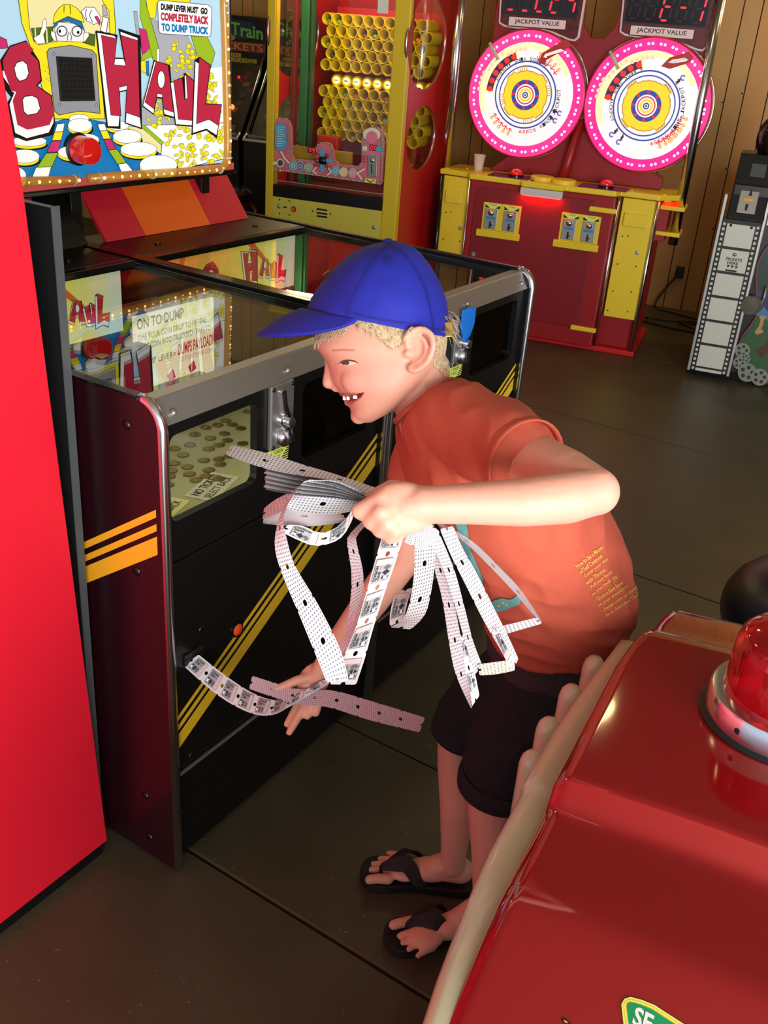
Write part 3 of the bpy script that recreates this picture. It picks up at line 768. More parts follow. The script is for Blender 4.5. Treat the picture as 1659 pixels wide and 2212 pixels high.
# amber rope light
ROPE = mat('amber_rope', (205, 150, 60), 0.2, emit=0.12, trans=0.35)
BULB = mat('amber_bulb', (255, 205, 110), 0.4, emit=4.0)
def rope(pxs, name='rope_light'):
    P = [PF.on_b(x, y, MQB - 0.012) for x, y in pxs]
    r_ = MB().tube([(p.x, MQB - 0.014, p.z) for p in P], 0.0115, 10).build(name, ROPE, mq, smooth=True)
    # bulbs every 25 mm
    bl = []; acc = 0.012
    for p0, p1 in zip(P, P[1:]):
        d = (p1 - p0).length
        while acc < d:
            bl.append(p0.lerp(p1, acc / d)); acc += 0.0300
        acc -= d
    for i, b_ in enumerate(bl):
        MB().ellipsoid((b_.x, MQB - 0.0255, b_.z), ((0.0040, 0.0025, 0.0040) if i % 2 else (0.0022, 0.0015, 0.0022)), 8, 6).build('bulb', BULB, r_, smooth=True)
rope([(-330, 416), (-100, 401), (35, 393), (100, 391), (166, 388)])
rope([(190, 385), (300, 377), (400, 371), (470, 365), (484, 358), (490, 345), (491, 300), (488, 200), (486, 100), (483, 20), (480, -120)])
for x, y, v in ((158, 388, 1), (212, 384, 1), (328, 376, 1), (474, 365, 1), (489, 184, 0), (491, 340, 0), (484, 12, 0)):
    P = PF.on_b(x, y, MQB - 0.012)
    ax_ = (0.0022, 0, 0) if v else (0, 0, 0.0022)
    MB().cyl((P.x - ax_[0], MQB - 0.014, P.z - ax_[2]), (P.x + ax_[0], MQB - 0.014, P.z + ax_[2]), 0.0130, 14).build('rope_clip', mat('clip_plastic', (215, 200, 170), 0.3), mq)
# support posts and red-orange wedge panels behind the marquee
for a in (0.30, 0.715, 1.20):
    bxo('support_post', (a - 0.018, 1.0, 1.03), (a + 0.018, 1.036, 1.20), BLK, cp, 0.002)
RW = mat('wedge_red', (206, 30, 48), 0.45)
def wedge(a0, a1, m_, nm):
    MB().prism([(a0, 0.945, 1.031), (a1, 0.945, 1.031), (a1 - 0.005, 1.04, 1.165), (a0 - 0.005, 1.04, 1.165)], (0, 0.012, 0)).build(nm, m_, cp)
wedge(0.76, 0.90, RW, 'red_wedge_panel'); wedge(0.901, 1.16, ORANGE, 'orange_wedge_panel'); wedge(1.161, 1.33, RW, 'red_wedge_panel')
wedge(0.42, 0.60, RW, 'red_wedge_panel'); wedge(0.05, 0.41, BLK, 'black_wedge_panel'); wedge(0.601, 0.70, BLK, 'black_wedge_panel')

# tokens on the play bed of the near bay
TOK = mat('brass_token', (150, 128, 82), 0.3, 0.85)
tokm = MB().lathe([(0.0118, 0), (0.0125, 0.0004), (0.0125, 0.0016), (0.0118, 0.002), (0.0095, 0.002), (0.0092, 0.0017), (0.001, 0.0017)], (0, 0, 0), (0, 0, 1), 18).mesh('token')
tokm.materials.append(TOK); tokm.shade_smooth(); tokm.set_sharp_from_angle(angle=0.6)
random.seed(5); spots = []
tries = 0
while len(spots) < 60 and tries < 6000:
    tries += 1
    a, b = random.uniform(0.05, 0.62), random.uniform(0.10, 0.315)
    if b < 0.20 and a < 0.22 and b + a*0.5 < 0.24: continue
    if all((a-x)**2 + (b-y)**2 > 0.0252**2 for x, y in spots) and not (0.23 < a < 0.3 and b > 0.28): spots.append((a, b))
for a, b in spots:
    o = mesh_obj('token', tokm)
    o.location = PF.world(a, b, 0.7753); o.rotation_euler = (0, 0, random.uniform(0, 6))
    tag(o, 'worn brass token lying flat on the pale bed inside the coin pusher', 'token', 'tokens on the coin pusher bed')
o = mesh_obj('token', tokm); o.location = PF.world(0.13, 0.27, 1.0194)
tag(o, 'single copper token lying on top of the coin pusher glass', 'token')

# ------------------------------------------------------------------ red cabinet beside it
rc = empty('red_cabinet', PF.world(-0.4, 0.155, 0), PF.rz, 'tall bright red cabinet front with a leaning edge and black base beside the coin pusher', 'arcade game')
off = Vector((0.4, 0, 0))
MB().prism([(-0.9, 0, 0.03), (0.361, 0, 0.03), (0.305, 0, 1.35), (0.284, 0, 1.56), (0.262, 0, 1.9), (-0.9, 0, 1.9)], (0, 0.018, 0)).build('red_front_panel', REDP, rc, bevel=0.0015)
MB().prism([(-0.9, 0.0185, 0.0), (0.355, 0.0185, 0.0), (0.299, 0.0185, 1.35), (0.278, 0.0185, 1.56), (0.256, 0.0185, 1.9), (-0.9, 0.0185, 1.9)], (0, 0.55, 0)).build('cabinet_body', BLK, rc)
bxo('base_plinth', (-0.9, 0.004, 0.0), (0.352, 0.02, 0.03), BLK, rc, 0.001)
MB().prism([(0.368, 0.035, 0.02), (0.368, 0.021, 1.313), (0.368, 0.45, 1.313), (0.368, 0.45, 0.02)], (0.014, 0, 0)).build('side_board', mat('board_black', (26, 27, 28), 0.4), rc)
MB().prism([(0.367, 0.033, 0.02), (0.383, 0.033, 0.02), (0.383, 0.019, 1.315), (0.367, 0.019, 1.315)], (0, 0.0018, 0)).build('side_board_edge', GREY, rc)

# ------------------------------------------------------------------ prize machine with honeycomb tubes
CL0, CL1, CB = -2.085, -1.30, -0.47
pm = empty('prize_machine', WF.o, WF.rz, 'tall yellow framed prize machine with red sides, honeycomb of yellow tubes behind glass', 'arcade game')
FY = mat('frame_yellow', (214, 184, 30), 0.45)
PY = mat('panel_yellow', (206, 194, 72), 0.5)
CRED = mat('cabinet_red', (188, 18, 24), 0.42)
bxo('corner_post', (CL0, CB, 0.02), (CL0 + 0.045, CB + 0.06, 2.0), FY, pm, 0.004)
bxo('corner_post', (CL1 - 0.085, CB, 0.02), (CL1, CB + 0.05, 2.0), FY, pm, 0.006)
bxo('top_rail', (CL0, CB, 1.94), (CL1, CB + 0.06, 2.0), FY, pm, 0.004)
bxo('lower_panel', (CL0 + 0.045, CB + 0.004, 0.03), (CL1 - 0.085, CB + 0.02, 0.690), PY, pm, 0.002)
bxo('black_sill', (CL0 + 0.045, CB + 0.006, 0.690), (CL1 - 0.085, CB + 0.05, 0.755), BLKG, pm, 0.002)
bxo('front_pane', (CL0 + 0.045, CB + 0.012, 0.755), (CL1 - 0.085, CB + 0.016, 1.94), glass('prize_pane', (0.97, 0.97, 0.95), 0.35), pm, 0)
bxo('pane_edge_strip', (CL0 + 0.045, CB + 0.008, 0.775), (CL1 - 0.085, CB + 0.012, 0.779), STEEL, pm, 0)
for x, z in ((0.085, 0.64), (0.085, 0.83), (0.085, 1.52), (0.66, 0.60)):
    MB().ellipsoid((CL0 + x, CB + 0.004, z), (0.012, 0.006, 0.012), 12, 6).build('panel_bolt', STEEL, pm, smooth=True)
def pcirc(px, py, r, m_, nm, dep=0.004):
    P = WF.on_b(px, py, CB + 0.004)
    MB().cyl((P.x, CB + 0.005, P.z), (P.x, CB + 0.004 - dep, P.z), r, 16).build(nm, m_, pm, bevel=0.001)
pcirc(634, 452, 0.016, BLKG, 'button_bezel', 0.003); pcirc(634, 452, 0.012, RBTN, 'service_button', 0.007)
for x, y in ((604, 431), (625, 434), (604, 461), (625, 464), (675, 456), (714, 462)): pcirc(x, y, 0.005, INK, 'screw_hole', 0.0006)
for y in (451, 459, 466):
    P, Q = WF.on_b(684, y, CB + 0.004), WF.on_b(707, y + 4, CB + 0.004)
    bxo('speaker_slot', (P.x, CB + 0.003, P.z - 0.006), (Q.x, CB + 0.005, P.z + 0.004), INK, pm, 0.001)
P = WF.on_b(615, 448, CB); bxo('meter_slot', (P.x - 0.012, CB + 0.003, P.z - 0.004), (P.x + 0.012, CB + 0.005, P.z + 0.004), DKST, pm, 0.001)
# side walls with oval windows
def ov(a, b0, z0, rb, rz, n=36): return [(a, b0 + rb*math.cos(2*pi*i/n), z0 + rz*math.sin(2*pi*i/n)) for i in range(n)]
for a, nm in ((CL1 - 0.018, 'right_side'), (CL0, 'left_side')):
    ovs = [ov(a, -0.165, 1.515, 0.315, 0.228), ov(a, -0.145, 1.045, 0.245, 0.165)]
    panel_holes(nm, [(a, CB + 0.052, 0.02), (a, 0.42, 0.02), (a, 0.42, 2.0), (a, CB + 0.052, 2.0)], ovs, (0.018, 0, 0), CRED, pm)
    for o_ in ovs:
        MB().tube([(p[0] + 0.009, p[1], p[2]) for p in o_], 0.006, 8, closed=True).build('window_rim', CHROME, pm, smooth=True)
        MB().prism([(p[0] + 0.008, p[1], p[2]) for p in o_], (0.002, 0, 0)).build('oval_pane', GL, pm)
bxo('back_panel', (CL0, 0.42, 0.02), (CL1, 0.44, 2.0), CRED, pm, 0)
bxo('inner_floor', (CL0 + 0.02, CB + 0.05, 0.70), (CL1 - 0.02, 0.42, 0.74), mat('inner_maroon', (96, 24, 20), 0.6), pm, 0)
bxo('roof', (CL0, CB + 0.06, 1.96), (CL1, 0.44, 2.0), CRED, pm, 0.003)
bxo('tube_mount', (-1.985, 0.20, 0.80), (CL1 - 0.03, 0.23, 1.66), CRED, pm, 0.002)
bxo('green_post', (-2.01, -0.22, 0.74), (-1.965, -0.18, 1.94), mat('rail_green', (40, 112, 62), 0.5), pm, 0.003)
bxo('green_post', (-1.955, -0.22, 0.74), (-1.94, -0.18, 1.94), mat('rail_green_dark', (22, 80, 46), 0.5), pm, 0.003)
bxo('red_post', (-2.05, -0.25, 0.74), (-2.025, -0.21, 1.94), mat('rail_red', (120, 34, 30), 0.5), pm, 0.003)
# interior lamp tube
MB().cyl((CL0 + 0.1, CB + 0.10, 1.90), (CL1 - 0.1, CB + 0.10, 1.90), 0.014, 10).build('lamp_tube', mat('prize_tube_glow', (255, 246, 200), 0.5, emit=60.0), pm, smooth=True)
# tubes: one mesh shared by all
TY = mat('tube_yellow', (236, 212, 36), 0.35, sss=0.0)
t_ = MB(); n = 22
ro, ri = 0.0312, 0.0272
ring = lambda r, y: [(r*math.cos(2*pi*i/n), y, r*math.sin(2*pi*i/n)) for i in range(n)]
t_.loft([ring(ri, 0.195), ring(ri, 0.002), ring(ri + 0.001, 0), ring(ro - 0.001, 0), ring(ro, 0.002), ring(ro, 0.2)], cap=False)
t_.add(ring(ri, 0.19), [list(range(n))])
tm = t_.mesh('tube'); tm.materials.append(TY); tm.shade_smooth(); tm.set_sharp_from_angle(angle=0.7)
bm_ = MB().lathe([(0.031, 0.05), (0.031, 0.0), (0.022, -0.002), (0.021, 0.008), (0.001, 0.010)], (0, 0, 0), (0, 1, 0), 20).mesh('bulb_cup'); bm_.materials.append(TY); bm_.shade_smooth(); bm_.set_sharp_from_angle(angle=0.6)
PRZ = [mat('prize_%d' % i, c, 0.4) for i, c in enumerate(((225, 130, 60), (60, 60, 150), (190, 210, 190), (70, 40, 30), (120, 180, 90), (150, 60, 110)))]
zr = 1.594
random.seed(3)
for row in range(11):
    z = zr - row * 0.0580 if row < 5 else (1.285 if row == 5 else 1.225 - (row - 6) * 0.0565)
    a0 = -1.958 + (0.03 if row % 2 else 0.0) - (0.006 if row > 5 else 0)
    for c in range(10):
        a = a0 + c * 0.0625
        if a > CL1 - 0.06: break
        if row == 5:
            b_ = mesh_obj('bulb_cup', bm_, pm); b_.location = (a + 0.03, 0.03, z)
            lb = MB().ellipsoid((0, 0, 0), (0.016, 0.006, 0.016), 14, 8).build('bulb', mat('warm_bulb', (255, 205, 130), 0.4, emit=5.0 if c < 4 else 0.6), b_, smooth=True)
            MB().box((-0.012, -0.0075, -0.003), (0.012, -0.0055, 0.003)).build('bulb_bar', INK, b_)
        else:
            o = mesh_obj('tube', tm, pm); o.location = (a, 0.0, z)
            if random.random() < 0.28:
                MB().ellipsoid((0, 0.05, -0.012), (0.016, 0.03, 0.013), 10, 6).build('prize_capsule', random.choice(PRZ), o, smooth=True)
# control fascia behind the glass
KB = CB + 0.03
def kput(x, y, h):
    P = WF.on_b(560 + x * 0.1808, 230 + y * 0.1808, KB); return (P.x, KB - h, P.z)
KP = mat('fascia_pink', (232, 120, 150), 0.5)
KW, KBl, KGn = mat('fascia_white', (232, 226, 200), 0.5), mat('fascia_blue', (80, 168, 205), 0.5), mat('fascia_teal', (120, 170, 160), 0.5)
out = [(180,750),(165,600),(160,260),(175,170),(230,135),(310,140),(360,175),(385,250),(395,580),(420,625),(660,650),(690,560),(680,480),(720,430),(800,425),(860,450),(890,530),(900,640),(960,690),(1190,715),(1230,660),(1235,420),(1260,290),(1330,245),(1420,245),(1480,300),(1495,440),(1480,900),(1460,930),(1280,905)]
fa = MB().prism([kput(x, y, 0) for x, y in out], (0, 0.012, 0)).build('control_fascia', KP, pm)
A = Art(kput)
# candy stripes round the rim
for (x0, y0), (x1, y1) in zip(out, out[1:] + out[:1]):
    l = math.hypot(x1-x0, y1-y0); k = max(1, int(l / 17))
    for q in range(k):
        f0, f1 = q / k, (q + 0.5) / k
        dx, dy = (x1-x0)/l*10, (y1-y0)/l*10
        nx, ny = -dy*1.6, dx*1.6
        A.poly(INK, [(x0+(x1-x0)*f0, y0+(y1-y0)*f0), (x0+(x1-x0)*f1, y0+(y1-y0)*f1), (x0+(x1-x0)*f1 + nx + dx, y0+(y1-y0)*f1 + ny + dy), (x0+(x1-x0)*f0 + nx + dx, y0+(y1-y0)*f0 + ny + dy)])
        g0, g1 = f1, (q + 1) / k
        A.poly(KW, [(x0+(x1-x0)*g0, y0+(y1-y0)*g0), (x0+(x1-x0)*g1, y0+(y1-y0)*g1), (x0+(x1-x0)*g1 + nx + dx, y0+(y1-y0)*g1 + ny + dy), (x0+(x1-x0)*g0 + nx + dx, y0+(y1-y0)*g0 + ny + dy)])
A.poly(KBl, [(210,240),(235,195),(310,195),(345,240),(350,470),(320,515),(240,515),(212,470)])
for q in range(9): A.line(KW, [(232, 240 + q*28), (325 - (q % 3)*14, 246 + q*28)], 7)
for x, y, c in ((428,700,KBl),(515,708,mat('fascia_indigo', (90, 100, 170), 0.5)),(608,722,KGn),(932,762,KBl),(1030,778,mat('fascia_cream', (232, 205, 140), 0.5)),(1135,790,mat('fascia_rose', (225, 140, 170), 0.5))):
    A.ell(KW, x, y, 50, 56); A.ell(c, x, y, 45, 51); A.ring(KW, x, y, 18, 26, 16)
A.ell(KW, 275, 670, 45, 52); A.ell(GREY, 275, 670, 32, 38); A.poly(KW, [(185,650),(240,655),(240,690),(185,690)])
A.line(KW, [(280, 530), (330, 620), (380, 670)], 22)
A.line(KW, [(700, 720), (660, 770), (710, 800)], 16); A.line(KW, [(850, 730), (880, 780), (830, 815)], 16); A.line(KW, [(1280, 740), (1190, 790), (1250, 870)], 20)
A.poly(KBl, [(775,500),(825,550),(800,550),(800,620),(870,620),(870,600),(900,640),(870,680),(870,660),(800,660),(800,730),(825,730),(775,780),(725,730),(750,730),(750,660),(700,640),(750,620),(750,550),(725,550)])
for x, y in ((705,562),(832,578),(703,698),(830,712)): A.ell(mat('fascia_red', (190, 30, 50), 0.4), x, y, 20, 22)
A.text(mat('fascia_red', (190, 30, 50), 0.4), 'PRIZE', [(1255,580),(1300,582),(1300,670),(1255,668)])
A.ell(KW, 1365, 330, 105, 80); A.ell(KP, 1365, 365, 70, 75)
A.poly(LIME, [(1280,850),(1415,862),(1410,912),(1280,900)]); A.poly(INK, [(1290,862),(1345,908),(1402,872),(1400,866),(1345,892),(1300,858)])
A.poly(KW, [(1255,470),(1310,472),(1310,522),(1255,520)]); A.ell(KBl, 1450, 505, 36, 40)
A.build('fascia_print', fa)
P = kput(775, 640, 0)
MB().lathe([(0.024, 0), (0.026, -0.012), (0.020, -0.030), (0.001, -0.034)], (P[0], KB, P[2]), (0, 1, 0), 18).build('joystick', BLKG, fa, smooth=True)
P = kput(695, 640, 0); MB().lathe([(0.016, 0), (0.014, -0.010), (0.001, -0.012)], (P[0], KB, P[2]), (0, 1, 0), 16).build('red_button', mat('fascia_red', (190, 30, 50), 0.4), fa, smooth=True)
P = kput(1362, 368, 0); MB().lathe([(0.025, 0), (0.025, -0.008), (0.019, -0.010), (0.019, -0.014), (0.001, -0.016)], (P[0], KB, P[2]), (0, 1, 0), 20).build('start_button', [BLKG, KBl], fa, smooth='auto')
MB().cyl((P[0], KB - 0.0155, P[2]), (P[0], KB - 0.0175, P[2]), 0.017, 18).build('start_cap', KBl, fa)
q = [kput(x, y, 0) for x, y in ((1300, 580), (1415, 590), (1410, 840), (1298, 830))]
MB().prism([(p[0], KB - 0.008, p[2]) for p in q], (0, 0.008, 0)).build('coin_plate', STEEL, fa, bevel=0.002)
MB().prism([kput(x, y, 0.0085) for x, y in ((1340, 690), (1352, 690), (1360, 800), (1346, 800))], (0, 0.001, 0)).build('coin_slot', INK, fa)
P = kput(1360, 640, 0); MB().ellipsoid((P[0], KB - 0.010, P[2]), (0.012, 0.008, 0.012), 12, 8).build('return_cup', CHROME, fa, smooth=True)

SEG = {'0': 'abcdef', '1': 'bc', '2': 'abged', '4': 'fgbc', '9': 'abcdfg', 'E': 'afged', '-': 'g', '=': 'gd', '8': 'abcdefg', ' ': ''}
def seg_digit(mbs, x, z, w, h, ch, y, t=0.14, slant=0.1, dim=None):
    """one seven-segment digit: lit bars go to mbs[0], unlit ones to mbs[1]"""
    T = h * t * 0.5
    pts = dict(a=((0, 1), (1, 1)), b=((1, 1), (1, .5)), c=((1, .5), (1, 0)), d=((0, 0), (1, 0)), e=((0, .5), (0, 0)), f=((0, 1), (0, .5)), g=((0, .5), (1, .5)))
    for k, ((u0, v0), (u1, v1)) in pts.items():
        tgt = mbs[0] if k in SEG[ch] else mbs[1]
        if tgt is None: continue
        p0 = Vector((x + u0*w + slant*v0*h, y, z + v0*h)); p1 = Vector((x + u1*w + slant*v1*h, y, z + v1*h))
        d = (p1 - p0).normalized(); p0 += d*T*0.8; p1 -= d*T*0.8; nn = Vector((-d.z, 0, d.x)) * T * 0.5
        tgt.prism([p0, p0 + d*T*.5 + nn, p1 - d*T*.5 + nn, p1, p1 - d*T*.5 - nn, p0 + d*T*.5 - nn], (0, 0.001, 0))
for (x, y, s_) in ((598, 500, '99'), (1338, 472, '00')):
    P0 = kput(x - 14, y - 20, 0); P1 = kput(x + 80, y + 62, 0)
    d_ = MB().box((P0[0], KB - 0.004, P1[2]), (P1[0], KB - 0.001, P0[2])).build('score_display', INK, fa)
    w = (P1[0] - P0[0]); h = P0[2] - P1[2]
    for k, ch in enumerate(s_):
        lit = MB(); seg_digit((lit, None), P0[0] + w*(0.14 + 0.45*k), P1[2] + h*0.2, w*0.26, h*0.6, ch, KB - 0.0055, 0.2)
        lit.build('lit_digit', LEDR, d_)
# yellow rail and small toy train inside, instruction card
bxo('yellow_rail', (-1.99, -0.36, 0.865), (-1.62, -0.34, 0.955), mat('rail_yellow', (170, 140, 20), 0.5), pm, 0.002)
MB().box((-1.93, -0.14, 0.93), (-1.80, -0.08, 1.0)).build('red_carriage', mat('carriage_red', (190, 40, 30), 0.4), pm, bevel=0.006)
P = WF.on_b(828, 12, CB + 0.02); bxo('notice_card', (P.x - 0.028, CB + 0.017, P.z - 0.035), (P.x + 0.028, CB + 0.018, P.z + 0.04), mat('card_white', (225, 225, 220), 0.6), pm, 0)

# ------------------------------------------------------------------ spinning wheel game
wm = empty('wheel_game', WF.o, WF.rz, 'red and yellow twin wheel jackpot game with glowing pink rimmed wheels', 'arcade game')
bxo('cabinet_body', (-1.19, 0.03, 0.03), (-0.01, 0.55, 0.855), WRED, wm, 0.004)
MB().prism([(-1.21, -0.02, 0), (0.02, -0.02, 0), (0.02, 0.57, 0), (-1.21, 0.57, 0)], (0, 0, 0.03)).build('base_trim', mat('base_red', (200, 24, 30), 0.4), wm, bevel=0.006)
# centre bulge with door
bxo('door_frame', (-1.02, -0.07, 0.03), (-0.215, 0.04, 0.855), WRED, wm, 0.008)
A0, A1, Z0, Z1, r = -0.985, -0.30, 0.13, 0.825, 0.05
pts = []
for cx, cz, t0 in ((A1-r, Z1-r, 0), (A0+r, Z1-r, 90), (A0+r, Z0+r, 180), (A1-r, Z0+r, 270)):
    pts += [(cx + r*math.cos(math.radians(t0+q)), -0.078, cz + r*math.sin(math.radians(t0+q))) for q in range(0, 91, 15)]
MB().prism(pts, (0, 0.012, 0)).build('service_door', mat('door_red', (128, 14, 24), 0.42, bump=0.04, bscale=500), wm, bevel=0.003)
MB().cyl((-0.955, -0.084, 0.455), (-0.955, -0.076, 0.455), 0.012, 16).build('door_lock', STEEL, wm)
for a in (-1.205, -1.035, -0.205, 0.0):
    MB().cyl((a, -0.012 if a in (-1.205, 0.0) else -0.02, 0.03), (a, -0.012 if a in (-1.205, 0.0) else -0.02, 0.85), 0.011, 10).build('corner_trim', CHROME if a > -1.2 else BLKG, wm, smooth=True)
for a0_, a1_ in ((-1.195, -1.045), (-0.185, -0.010)):
    bxo('tower_panel', (a0_, -0.006, 0.205), (a1_, 0.03, 0.850), YEL, wm, 0.004)
    bxo('ticket_hood', (a0_ + 0.02, -0.022, 0.705), (a1_ - 0.03, -0.004, 0.775), YEL, wm, 0.006)
    for x, z in ((0.03, 0.65), (0.06, 0.655), (0.03, 0.5), (0.13, 0.5), (0.03, 0.35), (0.13, 0.36), (0.02, 0.24), (0.13, 0.25)):
        MB().cyl((a0_ + x, -0.009, z), (a0_ + x, -0.004, z), 0.004, 8).build('panel_rivet', DKST, wm)
    MB().lathe([(0.011, 0), (0.011, -0.008), (0.001, -0.009)], (a0_ + 0.125, -0.006, 0.575), (0, 1, 0), 14).build('panel_lock', STEEL, wm, smooth='auto')
# counter: stepped outline
ctr = [(-1.225, 0.0), (-1.05, -0.02), (-1.03, -0.075), (-0.74, -0.085), (-0.72, -0.115), (-0.50, -0.115), (-0.48, -0.085), (-0.22, -0.075), (-0.20, -0.02), (0.0, -0.02), (0.10, 0.06), (0.12, 0.30), (-1.20, 0.30)]
MB().prism([(a, b, 0.855) for a, b in ctr], (0, 0, 0.028)).build('counter_top', YEL, wm, bevel=0.006)
for a in (-0.80, -0.30):
    MB().prism([(a - 0.13, -0.06, 0.8835), (a + 0.13, -0.06, 0.8835), (a + 0.13, 0.10, 0.8835), (a - 0.13, 0.10, 0.8835)], (0, 0, 0.004)).build('purple_plate', mat('purple_perspex', (96, 30, 92), 0.12, coat=0.6), wm, bevel=0.001)
    MB().lathe([(0.042, 0), (0.042, 0.008), (0.036, 0.010)], (a + 0.01, 0.02, 0.888), (0, 0, 1), 24).build('button_collar', BLKG, wm, smooth='auto')
    MB().lathe([(0.036, 0.006), (0.034, 0.022), (0.024, 0.034), (0.010, 0.039), (0.001, 0.040)], (a + 0.01, 0.02, 0.888), (0, 0, 1), 24).build('push_button', mat('button_red', (222, 20, 24), 0.12, coat=1.0, emit=0.25), wm, smooth=True)
for a in (-0.64, -0.515):
    MB().lathe([(0.066, 0), (0.066, 0.018), (0.062, 0.022), (0.001, 0.022)], (a, 0.02 - (a + 0.64)*0.2, 0.883), (0, 0, 1), 32).build('token_tray', YEL, wm, smooth='auto')
for a, b in [(-1.19, 0.03), (-1.10, 0.12), (-0.95, -0.04), (-0.69, -0.08), (-0.46, -0.05), (-0.15, 0.02), (0.02, 0.03), (0.06, 0.2)]:
    MB().ellipsoid((a, b, 0.884), (0.009, 0.009, 0.005), 10, 6).build('counter_bolt', YEL, wm, smooth=True)
bxo('light_box', (-0.725, -0.118, 0.815), (-0.495, -0.08, 0.853), mat('light_box_white', (205, 200, 200), 0.5), wm, 0.004)
bxo('red_light_strip', (-0.715, -0.112, 0.811), (-0.505, -0.090, 0.816), mat('red_strip_glow', (255, 20, 20), 0.5, emit=40.0), wm, 0)
bxo('red_light_strip', (0.02, 0.10, 0.840), (0.05, 0.24, 0.852), mat('red_strip_glow2', (255, 30, 20), 0.5, emit=12.0), wm, 0)
# coin doors
for a in (-0.927, -0.487):
    p_ = bxo('coin_door', (a, -0.09, 0.600), (a + 0.215, -0.078, 0.748), mat('coin_yellow', (226, 200, 40), 0.4), wm, 0.003)
    bxo('door_lip', (a - 0.025, -0.098, 0.562), (a + 0.225, -0.078, 0.600), mat('coin_yellow', (226, 200, 40), 0.4), p_, 0.004)
    A = Art(lambda x, y, h, a=a: (a + x, -0.0905 - h, 0.60 + y))
    for q in (0.01, 0.118):
        A.poly(LIME, [(q, 0.118), (q + 0.088, 0.118), (q + 0.088, 0.144), (q, 0.144)])
        A.poly(INK, [(q + 0.002, 0.138), (q + 0.03, 0.120), (q + 0.002, 0.120)]); A.poly(INK, [(q + 0.086, 0.138), (q + 0.058, 0.120), (q + 0.086, 0.120)])
        A.text(INK, '1 TOKEN', [(q + 0.022, 0.142), (q + 0.066, 0.142), (q + 0.066, 0.133), (q + 0.022, 0.133)])
    A.build('coin_print', p_)
    for q in (0.012, 0.120):
        k_ = bxo('coin_plate', (a + q, -0.094, 0.607), (a + q + 0.075, -0.089, 0.715), STEEL, p_, 0.003)
    for q in (0.05, 0.158):
        MB().lathe([(0.018, 0), (0.016, -0.008), (0.001, -0.012)], (a + q, -0.093, 0.695), (0, 1, 0), 16).build('return_cup', CHROME, p_, smooth=True)
        bxo('blue_sticker', (a + q - 0.026, -0.0955, 0.660), (a + q + 0.026, -0.0945, 0.674), mat('sticker_blue', (50, 130, 190), 0.5), p_, 0)
        MB().prism([(a + q - 0.004, -0.0965, 0.650), (a + q + 0.004, -0.0965, 0.650), (a + q + 0.004, -0.0965, 0.635), (a + q + 0.016, -0.0965, 0.628), (a + q + 0.004, -0.0965, 0.624), (a + q + 0.006, -0.0965, 0.613), (a + q - 0.006, -0.0965, 0.613)], (0, 0.003, 0)).build('coin_slot', INK, p_)
for a0_, a1_, z in ((-0.345, -0.20, 0.770), (-0.345, -0.20, 0.120)):
    bxo('door_hinge', (a0_, -0.095, z), (a1_, -0.072, z + 0.026), YEL, wm, 0.006)
for z in (0.80, 0.665):
    bxo('pole_clamp', (0.005, 0.08, z), (0.135, 0.26, z + 0.022), YEL, wm, 0.005)
    bxo('pole_clamp', (-1.245, 0.08, z), (-1.205, 0.20, z + 0.03), YEL, wm, 0.005)
for a, b in ((0.105, 0.12), (-1.215, 0.08)):
    MB().cyl((a, b, 0.62 if a > 0 else 0.88), (a, b, 2.0), 0.026, 20).build('chrome_pole', CHROME, wm, smooth=True)
bxo('power_box', (0.0, 0.1, 0.63), (0.055, 0.3, 0.80), WRED, wm, 0.004)
# tall back board with two arms, wheels and displays
WB = 0.16
MB().prism([(a, WB + 0.02, z) for a, z in ((-0.99, 0.885), (-0.02, 0.885), (-0.02, 0.95), (-0.18, 1.0), (0.10, 1.3), (0.10, 2.05), (-0.37, 2.05), (-0.40, 1.66), (-0.45, 1.60), (-0.52, 1.60), (-0.57, 1.66), (-0.58, 2.05), (-1.04, 2.05), (-1.06, 1.3), (-0.85, 1.0))], (0, 0.05, 0)).build('back_board', WRED, wm, bevel=0.004)
MB().tube([(-0.55, 0.13, 0.885), (-0.535, 0.14, 0.98), (-0.50, 0.16, 1.2)], 0.028, 10).build('spine', WRED, wm, smooth=True)
PINKR = mat('pink_rim_glow', (240, 40, 130), 0.25, emit=0.9, coat=0.5)
FACE = mat('wheel_face_glow', (150, 148, 146), 0.4, emit=0.85, emit_rgb=(250, 246, 248))
LEDW = mat('rim_led', (255, 200, 255), 0.4, emit=5.0)
def E_(n_, c, e=0.55): return mat('wheel_' + n_, c, 0.4, emit=e)
WBL, WYE, WRD, WKK, WOR, WPU, WGD = E_('blue', (50, 70, 160)), E_('yellow', (238, 200, 40), 0.7), E_('red', (215, 40, 40), 0.6), mat('wheel_ink', (60, 50, 60), 0.5), E_('orange', (250, 170, 100), 0.8), E_('purple', (130, 100, 190), 0.6), E_('gold', (200, 150, 40), 0.5)
